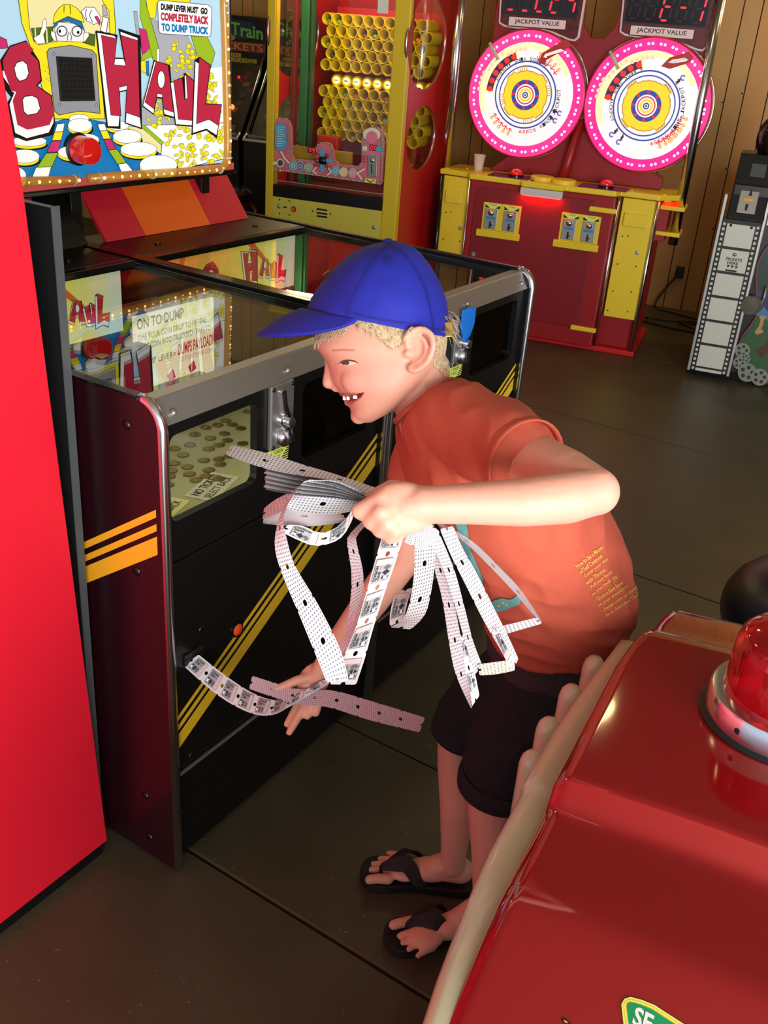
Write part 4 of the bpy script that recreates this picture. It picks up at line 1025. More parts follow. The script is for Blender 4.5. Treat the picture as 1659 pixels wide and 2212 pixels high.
for wi, (ca, cz, R, lab) in enumerate(((-0.815, 1.297, 0.325, 0), (-0.165, 1.300, 0.330, 1))):
    w_ = MB().lathe([(R - 0.004, 0.055), (R, 0.045), (R, -0.002), (R - 0.010, -0.008), (0.001, -0.008)], (ca, WB - 0.04, cz), (0, 1, 0), 72).build('wheel', mat('wheel_rim_red', (190, 24, 30), 0.35), wm, smooth='auto')
    MB().tube([(ca + (R + 0.003)*math.cos(2*pi*i/72), WB + 0.016, cz + (R + 0.003)*math.sin(2*pi*i/72)) for i in range(72)], 0.007, 8, closed=True).build('chrome_rim', CHROME, w_, smooth=True)
    yb = WB - 0.0485
    A = Art(lambda x, y, h, ca=ca, cz=cz, R=R, yb=yb: (ca + x*R, yb - h, cz + y*R), 6e-5)
    A.ring(PINKR, 0, 0, 0.80, 0.975, 72)
    A.ell(FACE, 0, 0, 0.80, 0.80, 0, 72)
    A.ring(E_('peach', (255, 225, 160), 0.95), 0, 0, 0.70, 0.795, 60, 0.5, 3.6)
    A.ring(WBL, 0, 0, 0.500, 0.524, 64); A.ring(WBL, 0, 0, 0.432, 0.452, 64)
    # yellow sun with bumps
    sun = []
    for i in range(96):
        t = 2*pi*i/96
        rr_ = 0.36 + 0.035*(1 if abs(((t*4/ (2*pi)) % 1) - 0.5) < 0.14 else 0) + 0.004*math.sin(24*t)
        sun.append((rr_*math.cos(t), rr_*math.sin(t)))
    A.poly(WGD, [(x*1.05, y*1.05) for x, y in sun]); A.poly(WYE, sun)
    for i in range(4):
        for k in (-2, -1, 0, 1, 2):
            t = i*pi/2 + 0.25 + wi*0.5 + k*0.09
            A.line(WGD, [(0.38*math.cos(t), 0.38*math.sin(t)), (0.46*math.cos(t), 0.46*math.sin(t))], 0.012)
    A.ell(WBL, 0, 0, 0.235, 0.235, 0, 48)
    for i in range(8):
        t = 2*pi*i/8; A.poly(WRD, [(0.23*math.cos(t - .12), 0.23*math.sin(t - .12)), (0.23*math.cos(t + .12), 0.23*math.sin(t + .12)), (0.16*math.cos(t), 0.16*math.sin(t))])
    A.ell(FACE, 0, 0, 0.168, 0.168, 0, 40); A.ring(WRD, 0, 0, 0.125, 0.145, 40); A.ell(WYE, 0, 0, 0.105, 0.105, 0, 36); A.ring(FACE, 0, 0, 0.055, 0.07, 30); A.ell(WBL, 0, 0, 0.05, 0.05, 0, 24); A.ring(FACE, 0, 0, 0.018, 0.030, 20)
    # dotted red arc
    t0, t1 = (1.95, 3.05) if wi == 0 else (1.87, 3.0)
    A.ring(WYE, 0, 0, 0.555, 0.685, 24, t0 - 0.02, t1 + 0.08); A.ring(E_('navy', (56, 36, 90), 0.4), 0, 0, 0.565, 0.675, 24, t0, t1 + 0.06)
    for i in range(6):
        t = t0 + 0.06 + (t1 - t0)*i/5.2
        A.ell(E_('lamp', (250, 40, 36), 0.8), 0.62*math.cos(t), 0.62*math.sin(t), 0.044, 0.044, 0, 18)
    for i in range(14):
        t = t0 - 0.25 + (t1 - t0 + 0.3)*((i*5) % 14)/13; rr_ = 0.70 + 0.05*(i % 3)
        A.ell(E_('faint', (250, 190, 150), 0.85), rr_*math.cos(t), rr_*math.sin(t), 0.035, 0.035, 0, 12)
    # small ornaments: flames and comets
    for (tc, cnt, m1, m2) in ((1.0 if wi == 0 else -0.75, 5, WOR, WRD), (-2.2 if wi == 0 else -0.5, 5, WOR, WRD)):
        for k in range(cnt):
            t = tc + (k - 2)*0.15; x, y = 0.66*math.cos(t), 0.66*math.sin(t)
            A.ell(m1, x, y, 0.038, 0.030, t, 12)
            A.ring(m2, x*0.93, y*0.93, 0.030, 0.044, 10, t + 1.6, t + 4.6)
            A.line(m2, [(x*0.96, y*0.96), (x*0.85, y*0.85)], 0.016)
    for t in ((-0.35, -0.55) if wi == 0 else (0.75, -2.35, -2.1)):
        x, y = 0.66*math.cos(t), 0.66*math.sin(t)
        A.ring(WPU, x, y, 0.020, 0.045, 14, 0.5, 5.5); A.line(WKK, [(x*.93, y*.93), (x*.80, y*.84)], 0.02); A.line(WKK, [(x*.93, y*.90), (x*.82, y*.78)], 0.02); A.line(WKK, [(x*.95, y*.97), (x*.84, y*.92)], 0.014)
    # ring lettering, letter by letter
    def arc_text(txt, r0, t0, m_, hgt=0.058, cw=0.062, inward=True):
        for k, ch in enumerate(txt):
            if ch == ' ': continue
            t = t0 + k*cw/r0 * (1 if inward else -1)
            er = (math.cos(t), math.sin(t)); et = (-math.sin(t), math.cos(t))
            s_ = 1 if inward else -1
            # foot of the letters towards the rim when inward
            P = lambda u, v: (er[0]*(r0 - s_*v*hgt) + et[0]*s_*u*cw*0.8, er[1]*(r0 - s_*v*hgt) + et[1]*s_*u*cw*0.8)
            A.text(m_, ch, [P(0, 1), P(1, 1), P(1, 0), P(0, 0)], 0.01)
    arc_text('6', 0.60, (-1.5 if wi == 0 else -1.15) - 0.12, WRD); arc_text('REDS', 0.60, -1.5 if wi == 0 else -1.15, WRD)
    arc_text('WINS JACKPOT', 0.60, (-1.5 if wi == 0 else -1.15) + 0.52, WKK)
    arc_text('6 REDS WINS JACKPOT', 0.575, 1.0 if wi == 0 else 2.0 - 0.15, WKK, 0.05, 0.055)
    # loose pointer print
    if wi == 0: arrow = [(0.18, 0.52), (0.22, 0.64), (0.55, 0.86), (0.64, 0.80), (0.26, 0.56), (0.26, 0.50)]
    else: arrow = [(0.16, 0.60), (0.24, 0.70), (0.50, 0.80), (0.56, 0.74), (0.52, 0.68), (0.26, 0.58)]
    A.h += 0.002
    A.poly(mat('pointer_red', (170, 40, 40), 0.4, emit=0.25), grow(arrow, 0.02)); 
    cx = sum(p[0] for p in arrow)/6; cy = sum(p[1] for p in arrow)/6
    A.poly(E_('arrow_white', (235, 220, 215), 0.6), [(cx + (x - cx)*0.72, cy + (y - cy)*0.42) for x, y in arrow])
    if wi: A.text(WKK, 'YOU MUST ADD INSERT', [(0.24, 0.66), (0.50, 0.74), (0.50, 0.71), (0.24, 0.63)])
    A.build('wheel_print', w_)
    MB().tube([(ca - 0.70*R, yb - 0.010, cz + 0.74*R), (ca - 0.52*R, yb - 0.016, cz + 0.50*R)], 0.009, 10).build('ivory_peg', mat('peg_ivory', (205, 200, 165), 0.5), w_, smooth=True)
    for i in range(30):
        t = 2*pi*i/30
        for dt in (-0.035, 0.035):
            MB().ellipsoid((ca + 0.895*R*math.cos(t + dt), yb - 0.002, cz + 0.895*R*math.sin(t + dt)), (0.0065, 0.003, 0.0065), 8, 4).build('rim_light', LEDW, w_, smooth=True)
# jackpot displays
for a0_, a1_, z0, s_, zt in ((-1.040, -0.565, 1.575, '==224', 1.97), (-0.392, 0.092, 1.575, ' E-1', 1.97)):
    w = a1_ - a0_
    ol = [(a0_ + 0.02, z0 + 0.06), (a0_ + 0.05, z0 + 0.045), (a0_ + 0.12, z0 + 0.040), (a0_ + 0.22, z0 + 0.045), (a0_ + 0.32, z0 + 0.030), (a1_ - 0.06, z0 + 0.002), (a1_ - 0.03, z0), (a1_ - 0.01, z0 + 0.02), (a1_, zt), (a0_, zt)]
    dp = MB().prism([(a, WB - 0.006, z) for a, z in ol], (0, 0.026, 0)).build('jackpot_display', mat('display_white', (225, 205, 205), 0.4), wm, bevel=0.003)
    A = Art(lambda x, y, h: (x, WB - 0.006 - h, y))
    A.poly(mat('flame_print', (96, 16, 16), 0.35, var=0.6, vscale=40), grow(ol, -0.010))
    A.poly(mat('flame_dark', (50, 10, 10), 0.4), [(a0_ + 0.03, z0 + 0.105), (a1_ - 0.035, z0 + 0.105), (a1_ - 0.035, zt - 0.02), (a0_ + 0.03, zt - 0.02)])
    A.poly(mat('window_black', (14, 6, 8), 0.2), [(a0_ + 0.038, z0 + 0.112), (a1_ - 0.043, z0 + 0.112), (a1_ - 0.043, zt - 0.028), (a0_ + 0.038, zt - 0.028)])
    A.poly(mat('flame_dark', (50, 10, 10), 0.4), [(a0_ + 0.070, z0 + 0.048), (a1_ - 0.085, z0 + 0.048), (a1_ - 0.085, z0 + 0.100), (a0_ + 0.070, z0 + 0.100)])
    A.poly(mat('plate_white', (228, 200, 200), 0.5, emit=0.1), [(a0_ + 0.076, z0 + 0.053), (a1_ - 0.091, z0 + 0.053), (a1_ - 0.091, z0 + 0.095), (a0_ + 0.076, z0 + 0.095)])
    A.text(INK, 'JACKPOT VALUE', [(a0_ + 0.108, z0 + 0.088), (a1_ - 0.125, z0 + 0.088), (a1_ - 0.125, z0 + 0.060), (a0_ + 0.108, z0 + 0.060)], 0.015)
    A.build('display_print', dp)
    dig = s_ if len(s_) == 5 else ' ' + s_
    for k, ch in enumerate(dig):
        lit, unl = MB(), MB()
        seg_digit((lit, unl), a0_ + 0.055 + k*0.078, z0 + 0.128, 0.046, 0.125, ch, WB - 0.0105, 0.15, 0.13)
        if lit.v: lit.build('lit_digit', mat('jackpot_led', (255, 30, 45), 0.4, emit=2.2), dp)
        if unl.v: unl.build('unlit_digit', mat('unlit_led', (42, 10, 12), 0.4), dp)

# cup on the counter
cu = MB()
n = 24; rg = lambda r, z: [(r*math.cos(2*pi*i/n), r*math.sin(2*pi*i/n), z) for i in range(n)]
cu.loft([rg(0.021, 0.004), rg(0.032, 0.083), rg(0.033, 0.084), rg(0.034, 0.085), rg(0.034, 0.081), rg(0.033, 0.08), rg(0.0225, 0.0)])
c_ = cu.build('plastic_cup', mat('cup_plastic', (225, 200, 190), 0.35, sss=0.0), None, smooth='auto')
c_.location = WF.world(-1.03, 0.10, 0.8835)
tag(c_, 'small white plastic cup on the yellow counter of the wheel game', 'cup')

# ------------------------------------------------------------------ two dark games by the wall
def ghost(a0, label, i):
    g = empty('pinball_style_game', WF.world(a0, 0.47, 0), WF.rz, label, 'arcade game')
    bxo('lower_cabinet', (0, 0, 0.0), (0.60, 0.75, 0.86), BLKG, g, 0.004)
    MB().prism([(0.0, 0.0, 0.86), (0.0, 0.36, 1.32), (0.0, 0.75, 1.32), (0.0, 0.75, 0.86)], (0.02, 0, 0)).build('cheek', BLK, g)
    MB().prism([(0.58, 0.0, 0.86), (0.58, 0.36, 1.32), (0.58, 0.75, 1.32), (0.58, 0.75, 0.86)], (0.02, 0, 0)).build('cheek', BLK, g)
    for a in (0.01, 0.59): MB().tube([(a, -0.012, 0.86), (a, 0.06, 0.90), (a, 0.30, 1.24), (a, 0.345, 1.33)], 0.012, 8).build('chrome_cheek_trim', CHROME, g, smooth=True)
    bxo('front_rail', (0, -0.015, 0.845), (0.60, 0.0, 0.865), CHROME, g, 0.002)
    pf = MB().prism([(0.03, 0.05, 0.885), (0.57, 0.05, 0.885), (0.57, 0.345, 1.285), (0.03, 0.345, 1.285)], (0, 0.02, -0.015)).build('playfield', mat('playfield', (44, 34, 30), 0.3, var=0.5, vscale=22), g)
    A = Art(lambda x, y, h: (0.03 + x, 0.05 + 0.295*y - h*0.8, 0.885 + 0.40*y + h*0.6))
    random.seed(20)
    PC = [mat('pf_%d' % k, c, 0.5) for k, c in enumerate(((120, 96, 40), (60, 70, 50), (90, 40, 40), (70, 60, 80), (110, 100, 84)))]
    for k in range(26):
        x, y = random.uniform(0.03, 0.50), random.uniform(0.12, 0.92); s_ = random.uniform(0.012, 0.03)
        if k % 2: A.ell(PC[k % 5], x, y, s_, s_*1.6, 0, 10)
        else: A.poly(PC[k % 5], [(x, y), (x + s_*2, y + 0.01), (x + s_*2, y + 0.07), (x, y + 0.06)])
    for x in (0.10, 0.25, 0.40): A.poly(PC[4], [(x, 0.02), (x + 0.1, 0.02), (x + 0.1, 0.10), (x, 0.10)])
    A.build('playfield_print', pf)
    for x, y, r_, m_ in ((0.30, 0.70, 0.009, LEDR), (0.42, 0.78, 0.009, LEDR), (0.38, 0.56, 0.009, LEDR), (0.44, 0.34, 0.017, mat('amber_lamp', (255, 110, 40), 0.4, emit=3.0)), (0.12, 0.34, 0.017, mat('amber_lamp', (255, 110, 40), 0.4, emit=3.0)), (0.16, 0.74, 0.009, LEDR)):
        MB().ellipsoid((0.03 + x, 0.05 + 0.295*y - 0.01, 0.885 + 0.40*y + 0.008), (r_, r_, r_), 10, 6).build('indicator_lamp', m_, pf, smooth=True)
    # head with rounded top
    hd = [(0.0, 1.30), (0.60, 1.30)] + [(0.60 - 0.07 + 0.07*math.cos(t*pi/12), 1.50 + 0.07*math.sin(t*pi/12)) for t in range(0, 7)] + [(0.07 + 0.07*math.cos(t*pi/12), 1.50 + 0.07*math.sin(t*pi/12)) for t in range(6, 13)]
    h_ = MB().prism([(a, 0.36, z) for a, z in hd], (0, 0.3, 0)).build('sign_head', BLK, g, bevel=0.004)
    A = Art(lambda x, y, h: (x, 0.36 - h, y))
    A.poly(mat('sign_navy', (30, 52, 66), 0.5), [(0.04, 1.46), (0.10, 1.53), (0.3, 1.55), (0.5, 1.535), (0.575, 1.46), (0.45, 1.43), (0.1, 1.43)])
    A.text(ems('ghost_green', (96, 150, 50), 0.35), 'Ghost Train', [(0.03, 1.555), (0.575, 1.515), (0.58, 1.435), (0.03, 1.475)], 0.02)
    A.ell(mat('burst_yellow', (170, 150, 40), 0.5), 0.30, 1.437, 0.075, 0.024, 0, 14); A.text(INK, 'UP TO', [(0.27, 1.448), (0.33, 1.448), (0.33, 1.430), (0.27, 1.430)])
    A.poly(mat('band_red', (130, 44, 28), 0.5), [(0.0, 1.358), (0.60, 1.358), (0.60, 1.416), (0.0, 1.416)])
    A.text(mat('band_tan', (196, 140, 72), 0.5), '500 TICKETS', [(0.03, 1.410), (0.58, 1.410), (0.58, 1.364), (0.03, 1.364)], 0.02)
    A.build('head_print', h_)
    bd = MB().prism([(0.03, 0.345, 1.25), (0.57, 0.345, 1.25), (0.57, 0.358, 1.35), (0.03, 0.358, 1.35)], (0, 0.01, 0)).build('award_board', BLK, g)
    A = Art(lambda x, y, h: (x, 0.357 - (1.35 - y)*0.13 - h, y))
    YB = mat('award_yellow', (176, 156, 34), 0.5)
    A.poly(YB, [(0.10, 1.322), (0.42, 1.322), (0.42, 1.346), (0.10, 1.346)]); A.poly(YB, [(0.06, 1.292), (0.54, 1.292), (0.54, 1.318), (0.06, 1.318)]); A.poly(mat('award_green', (70, 140, 40), 0.5), [(0.05, 1.262), (0.53, 1.262), (0.53, 1.286), (0.05, 1.286)])
    A.text(INK, 'WITH', [(0.28, 1.343), (0.40, 1.343), (0.40, 1.326), (0.28, 1.326)]); A.text(INK, 'COIN PLAYED', [(0.24, 1.315), (0.52, 1.315), (0.52, 1.296), (0.24, 1.296)])
    A.build('award_print', bd)
    bxo('control_strip', (0.03, 0.0, 0.868), (0.57, 0.05, 0.885), mat('control_ivory', (120, 124, 112), 0.5), g, 0.002)
ghost(-3.36, 'dark ticket game with green lettered sign, standing beside the lit comic sign', 0)
ghost(-2.73, 'dark ticket game with green lettered sign, seen through the prize machine glass', 1)
# stool in front of them
st = empty('stool', WF.world(-2.42, -0.35, 0), WF.rz, 'low black stool with bent chrome legs in front of the dark ticket games', 'stool')
MB().lathe([(0.16, 0.60), (0.17, 0.62), (0.17, 0.66), (0.15, 0.68), (0.001, 0.685)], (0, 0, 0), (0, 0, 1), 28).build('seat', BLKG, st, smooth='auto')
for s_ in (-1, 1):
    MB().tube([(s_*0.15, -0.14, 0.0), (s_*0.145, -0.13, 0.55), (s_*0.12, -0.11, 0.595), (s_*0.12, 0.11, 0.595), (s_*0.145, 0.13, 0.55), (s_*0.15, 0.14, 0.0)], 0.011, 8).build('leg_hoop', CHROME, st, smooth=True)

# ------------------------------------------------------------------ film strip ticket game at the right
fm = empty('film_strip_game', WF.world(0.344, -0.18, 0), WF.rz, 'black ticket game with a white film strip column and painted front at the wall', 'arcade game')
bxo('base', (-0.02, 0.06, 0.0), (1.1, 0.7, 0.07), BLKG, fm, 0.003)
bxo('cabinet_body', (0.02, 0.03, 0.05), (1.1, 0.65, 1.0), BLK, fm, 0.004)
bxo('strip_board', (0.0, 0.0, 0.035), (0.19, 0.03, 0.835), INK, fm, 0.002)
bxo('chrome_rail', (-0.016, 0.0, 0.03), (0.0, 0.05, 0.95), STEEL, fm, 0.003)
bxo('chrome_rail', (0.19, 0.0, 0.03), (0.206, 0.05, 0.95), STEEL, fm, 0.003)
FW_ = mat('frame_white', (205, 208, 196), 0.4)
zz = [0.055, 0.185, 0.313, 0.441, 0.568, 0.692, 0.818]
for k in range(6):
    bxo('film_frame', (0.027, -0.002, zz[k] + 0.008), (0.163, 0.001, zz[k+1] - 0.006), FW_, fm, 0.0005)
bxo('film_frame', (0.027, -0.002, 0.037), (0.163, 0.001, 0.052), FW_, fm, 0.0005)
for k in range(31):
    z = 0.042 + k*0.0253
    for a in (0.007, 0.170): bxo('sprocket_hole', (a, -0.0015, z), (a + 0.012, 0.001, z + 0.013), FW_, fm, 0)
A = Art(lambda x, y, h: (x, -0.0022 - h, y))
A.text(INK, 'TICKETS', [(0.055, 0.647), (0.137, 0.647), (0.137, 0.632), (0.055, 0.632)], 0.03); A.text(INK, 'HERE', [(0.068, 0.628), (0.122, 0.628), (0.122, 0.614), (0.068, 0.614)], 0.03)
for x in (0.068, 0.088, 0.108): A.poly(INK, [(x, 0.610), (x + 0.016, 0.610), (x + 0.008, 0.594)])
A.poly(INK, [(0.066, 0.578), (0.122, 0.578), (0.122, 0.587), (0.066, 0.587)])
A.build('ticket_print', fm)
MB().lathe([(0.009, 0), (0.009, -0.006), (0.001, -0.007)], (0.095, -0.002, 0.665), (0, 1, 0), 12).build('strip_lock', STEEL, fm, smooth=True)
for x in (0.045, 0.145): MB().ellipsoid((x, -0.003, 0.805), (0.007, 0.004, 0.007), 8, 6).build('strip_screw', DKST, fm, smooth=True)
MB().prism([(0.015, -0.012, 0.838), (0.015, 0.10, 1.14), (0.015, 0.30, 1.14), (0.015, 0.30, 0.838)], (0.18, 0, 0)).build('coin_hood', BLK, fm, bevel=0.006)
def hood(x, t, h=0): return (x, -0.012 + 0.112*t - h*0.94, 0.838 + 0.302*t + h*0.35)
MB().prism([hood(0.055, 0.10, 0.001), hood(0.145, 0.10, 0.001), hood(0.145, 0.52, 0.001), hood(0.055, 0.52, 0.001)], (0, -0.006, 0.002)).build('coin_plate', STEEL, fm, bevel=0.003)
MB().prism([hood(0.094, 0.14, 0.009), hood(0.104, 0.14, 0.009), hood(0.106, 0.24, 0.009), hood(0.092, 0.24, 0.009)], (0, -0.001, 0)).build('coin_slot', INK, fm)
MB().prism([hood(0.095, 0.37, 0.009), hood(0.112, 0.37, 0.009), hood(0.106, 0.49, 0.009)], (0, -0.001, 0)).build('return_slot', INK, fm)
MB().prism([hood(0.078, 0.28, 0.009), hood(0.124, 0.28, 0.009), hood(0.124, 0.325, 0.009), hood(0.078, 0.325, 0.009)], (0, -0.001, 0)).build('yellow_tag', AMBER, fm)
MB().prism([hood(0.080, 0.66, 0.002), hood(0.150, 0.66, 0.002), hood(0.150, 0.86, 0.002), hood(0.080, 0.86, 0.002)], (0, -0.002, 0)).build('hood_window', GREY, fm)
MB().lathe([(0.115, 0.0), (0.12, 0.01), (0.12, 0.07), (0.115, 0.08), (0.09, 0.08), (0.085, 0.06), (0.001, 0.055)], (0.160, 0.23, 1.215), (0.62, -0.78, 0), 40).build('film_reel', BLKG, fm, smooth='auto')
bxo('reel_stem', (0.13, 0.15, 1.06), (0.20, 0.22, 1.13), BLK, fm, 0.004)
# painted front: guitar-like outline with scene
def gput(x, y, h):
    P = WF.on_b(1380 + x * 0.3391, 150 + y * 0.3391, -0.18 + 0.012); q = P - Vector((0.344, -0.18, 0)); return (q.x, 0.012 - h, q.z)
out = [(823,1120),(790,1160),(755,1230),(742,1330),(745,1430),(768,1500),(740,1580),(700,1640),(660,1690),(630,1760),(612,1840),(620,1900),(660,1960),(740,1990),(900,2010),(1050,2020),(1150,1900),(1100,1700),(1040,1560),(1080,1400),(1050,1200),(930,1110)]
pa = MB().prism([gput(x, y, 0) for x, y in out], (0, 0.018, 0)).build('painted_panel', mat('panel_edge_red', (150, 40, 36), 0.4), fm)
A = Art(gput)
A.poly(mat('scene_night', (26, 44, 92), 0.4), grow(out, -7))
A.poly(mat('scene_green', (34, 84, 36), 0.4), [(770,1520),(900,1560),(1040,1560),(1090,1700),(1140,1890),(1040,2010),(740,1980),(665,1950),(625,1890),(620,1830),(640,1760),(670,1700),(745,1590)])
A.poly(mat('scene_skyblue', (70, 120, 170), 0.4), [(740,1560),(790,1500),(830,1560),(830,1600)]); A.poly(mat('scene_dark', (16, 50, 34), 0.4), [(760,1240),(823,1170),(830,1420),(760,1400)])
A.line(mat('scene_skin', (190, 140, 90), 0.5), [(790, 1580), (775, 1640), (745, 1680), (790, 1665)], 22)
for x in (775, 788, 801): A.ell(mat('scene_skin', (190, 140, 90), 0.5), x, 1578, 7, 12, 0, 8)
A.poly(mat('scene_brown', (70, 40, 26), 0.5), [(740,1780),(790,1760),(823,1720),(823,1800),(770,1840)])
for x, y, r_ in ((660, 1790, 48), (640, 1870, 40), (690, 1930, 60), (770, 1960, 55), (680, 1840, 30)):
    A.ell(mat('scene_reel', (130, 136, 124), 0.4), x, y, r_, r_, 0, 18)
    for k in range(5): A.ell(mat('scene_hole', (30, 40, 30), 0.4), x + r_*0.55*math.cos(k*1.257), y + r_*0.55*math.sin(k*1.257), r_*0.22, r_*0.22, 0, 8)
A.build('panel_scene', pa)
P = gput(730, 1500, 0)
MB().lathe([(0.050, 0), (0.052, -0.03), (0.045, -0.045), (0.001, -0.048)], P, (0.5, 1, 0), 24).build('silver_cone', STEEL, fm, smooth='auto')
MB().tube([gput(780, 1520, 0.02), gput(815, 1380, 0.03)], 0.006, 8).build('silver_rod', STEEL, fm, smooth=True)
bxo('shelf_block', (0.206, 0.0, 0.82), (0.30, 0.1, 0.93), STEEL, fm, 0.006)

# outlet with plug and cables
ol_ = empty('power_outlet', WF.world(0.105, 1.284, 0.245), WF.rz, 'black power plug in a socket on the wood wall', 'outlet')
bxo('socket_plate', (-0.028, 0, -0.04), (0.028, 0.006, 0.04), mat('socket_brown', (60, 42, 26), 0.5), ol_, 0.002)
bxo('plug', (-0.024, -0.035, -0.022), (0.026, 0.0, 0.028), INK, ol_, 0.004)
CABM = mat('cable_black', (24, 18, 16), 0.5)
def cable(pts, label):
    p3 = [tuple(WF.world(*p)) for p in bezier_smooth(pts, 5)]
    o = MB().tube(p3, 0.006, 8).build('power_cable', CABM, None, smooth=True)
    tag(o, label, 'cable')
cable([(0.10, 1.25, 0.235), (0.04, 1.22, 0.14), (0.0, 1.15, 0.03), (0.12, 1.12, 0.012), (0.30, 1.05, 0.01), (0.45, 1.02, 0.01)], 'black cable hanging from the wall plug down to the floor')
cable([(-0.03, 0.90, 0.008), (0.12, 0.92, 0.008), (0.25, 0.98, 0.008), (0.30, 0.93, 0.008), (0.18, 0.86, 0.02), (0.32, 0.80, 0.008), (0.50, 0.84, 0.008)], 'black cable lying in a loop on the floor by the wall')
cable([(-0.04, 0.80, 0.008), (0.15, 0.74, 0.008), (0.28, 0.72, 0.008), (0.32, 0.70, 0.008)], 'short straight black cable on the floor behind the wheel game')

# ------------------------------------------------------------------ red ride in the foreground
RF = Frame((0.0877, 0.7259, 0), math.radians(90 - 25.0))   # x runs along the ride, y to its left
rd = empty('ride_car', (0.0702, 0.5807, 0.320), RF.rz, 'glossy red kiddie ride car with cream side rail and a red beacon on its roof', 'kiddie ride')
rd.scale = (0.80, 0.80, 0.80)
RIDE = mat('ride_red', (142, 10, 18), 0.09, coat=1.0, bump=0.015, bscale=25)
prof = [(-0.46, 0.30), (-0.44, 0.40), (-0.38, 0.455), (-0.25, 0.505), (-0.05, 0.570), (0.10, 0.612), (0.165, 0.629), (0.195, 0.634), (0.23, 0.634), (0.34, 0.631), (0.366, 0.635), (0.38, 0.648), (0.392, 0.660), (0.41, 0.664), (0.55, 0.664), (0.80, 0.660), (0.86, 0.656), (0.885, 0.645), (0.90, 0.628), (0.93, 0.620), (1.02, 0.612), (1.06, 0.600), (1.085, 0.57), (1.09, 0.45), (1.09, 0.28)]
sp = bezier_smooth(prof, 3)
rings = []
for s_, z_ in sp:
    ins = 0.018 + 0.03*min(max((s_ - 0.75)/0.3, 0), 1) + 0.02*min(max((-0.2 - s_)/0.25, 0), 1)
    wid = 0.58
    left, right = ins, wid - ins
    R = 0.026
    zb = min(0.40, z_ - 0.02)
    cs = [(left - 0.006, -0.10), (left - 0.004, zb)]
    for k in range(7):
        t = k/6*pi/2
        cs.append((left + R - R*math.cos(t), z_ - R + R*math.sin(t)))
    for f in (0.12, 0.25, 0.4, 0.5, 0.6, 0.75, 0.88):
        cs.append((left + R + (right - left - 2*R)*f, z_ + 0.012*math.sin(pi*f)))
    for k in range(7):
        t = pi/2 - k/6*pi/2
        cs.append((right - R + R*math.cos(t), z_ - R + R*math.sin(t)))
    cs += [(right + 0.004, zb), (right + 0.006, -0.10)]
    rings.append([Vector((s_, -t_, z)) for t_, z in cs])
body = MB().loft(rings)
bodyo = body.build('body_shell', RIDE, rd, smooth='auto', angle=50)
bxo('pedestal', (-0.30, -0.50, -0.400), (0.95, -0.08, -0.09), BLK, rd, 0.01)
# cream side rail with grip ribs, on both sides
CREAM = mat('cream_plastic', (196, 196, 164), 0.22, coat=0.5, sss=0.15)
def railpath(sd):
    pts = [(-0.42, 0.30), (-0.30, 0.42), (-0.12, 0.535), (0.02, 0.582), (0.16, 0.595), (0.22, 0.600), (0.40, 0.602), (0.44, 0.606), (0.60, 0.606), (0.86, 0.606), (0.895, 0.595), (0.91, 0.55)]
    rs = []
    for s_, z_ in bezier_smooth(pts, 3):
        sh_ = float(np.interp(s_, [-0.42, 0, 0.09, 0.26, 0.5, 0.62, 0.886], [0.06, 0.026, 0.014, 0, 0, 0.004, 0.026]))
        o0 = -0.029 + sh_ - (0.004 if s_ > 0.42 else 0)
        o1 = 0.026 + sh_
        cs = [(o0, z_ - 0.20), (o0, z_ - 0.014), (o0 + 0.005, z_ - 0.003), (o0 + 0.016, z_), (o1 - 0.010, z_), (o1, z_ - 0.006), (o1, z_ - 0.20)]
        rs.append([Vector((s_, -(t_ if sd > 0 else 0.58 - t_), z)) for t_, z in cs])
    return rs
for sd in (1, -1):
    rl = MB().loft(railpath(sd)).build('side_rail', CREAM, rd, smooth='auto', angle=60)
    for s_, t_ in ((0.525, 0.046), (0.62, 0.050), (0.73, 0.045), (0.84, 0.034)):
        y_ = t_ if sd > 0 else -0.58 - t_
        MB().lathe([(0.021, 0.10), (0.021, 0.555), (0.018, 0.568), (0.011, 0.577), (0.001, 0.580)], (s_, y_, 0), (0, 0, 1), 18).build('grip_rib', CREAM, rl, smooth=True)
MB().tube([(0.20, -0.0205, 0.598), (0.34, -0.0205, 0.604), (0.40, -0.0205, 0.604)], 0.003, 6).build('gap_shade', INK, rd)  # dark strip standing in for the shade in the gap beside the rail
# beacon
bc = MB().lathe([(0.118, 0.0), (0.120, 0.010), (0.114, 0.014)], (0.685, -0.285, 0.668), (0, 0, 1), 48).build('beacon_gasket', INK, rd, smooth='auto')
MB().lathe([(0.112, 0.012), (0.112, 0.045), (0.108, 0.052), (0.098, 0.054)], (0.685, -0.285, 0.668), (0, 0, 1), 48).build('beacon_ring', CHROME, rd, smooth='auto')
BEAC = bpy.data.materials.new('beacon_lens'); BEAC.use_nodes = True
b_ = BEAC.node_tree.nodes['Principled BSDF']; b_.inputs['Base Color'].default_value = lin((200, 16, 24)); b_.inputs['Roughness'].default_value = 0.06
b_.inputs['Transmission Weight'].default_value = 0.75; b_.inputs['IOR'].default_value = 1.2; b_.inputs['Coat Weight'].default_value = 1.0
MB().lathe([(0.092, 0.050), (0.091, 0.130), (0.086, 0.148), (0.076, 0.158), (0.050, 0.161), (0.001, 0.162)], (0.685, -0.285, 0.668), (0, 0, 1), 48).build('beacon_dome', BEAC, rd, smooth='auto', angle=60)
MB().lathe([(0.03, 0.052), (0.03, 0.09), (0.018, 0.10), (0.018, 0.125), (0.001, 0.128)], (0.685, -0.285, 0.668), (0, 0, 1), 20).build('beacon_bulb', CHROME, rd, smooth='auto')
MB().cyl((0.59, -0.235, 0.70), (0.585, -0.232, 0.70), 0.005, 10).build('ring_screw', INK, rd)

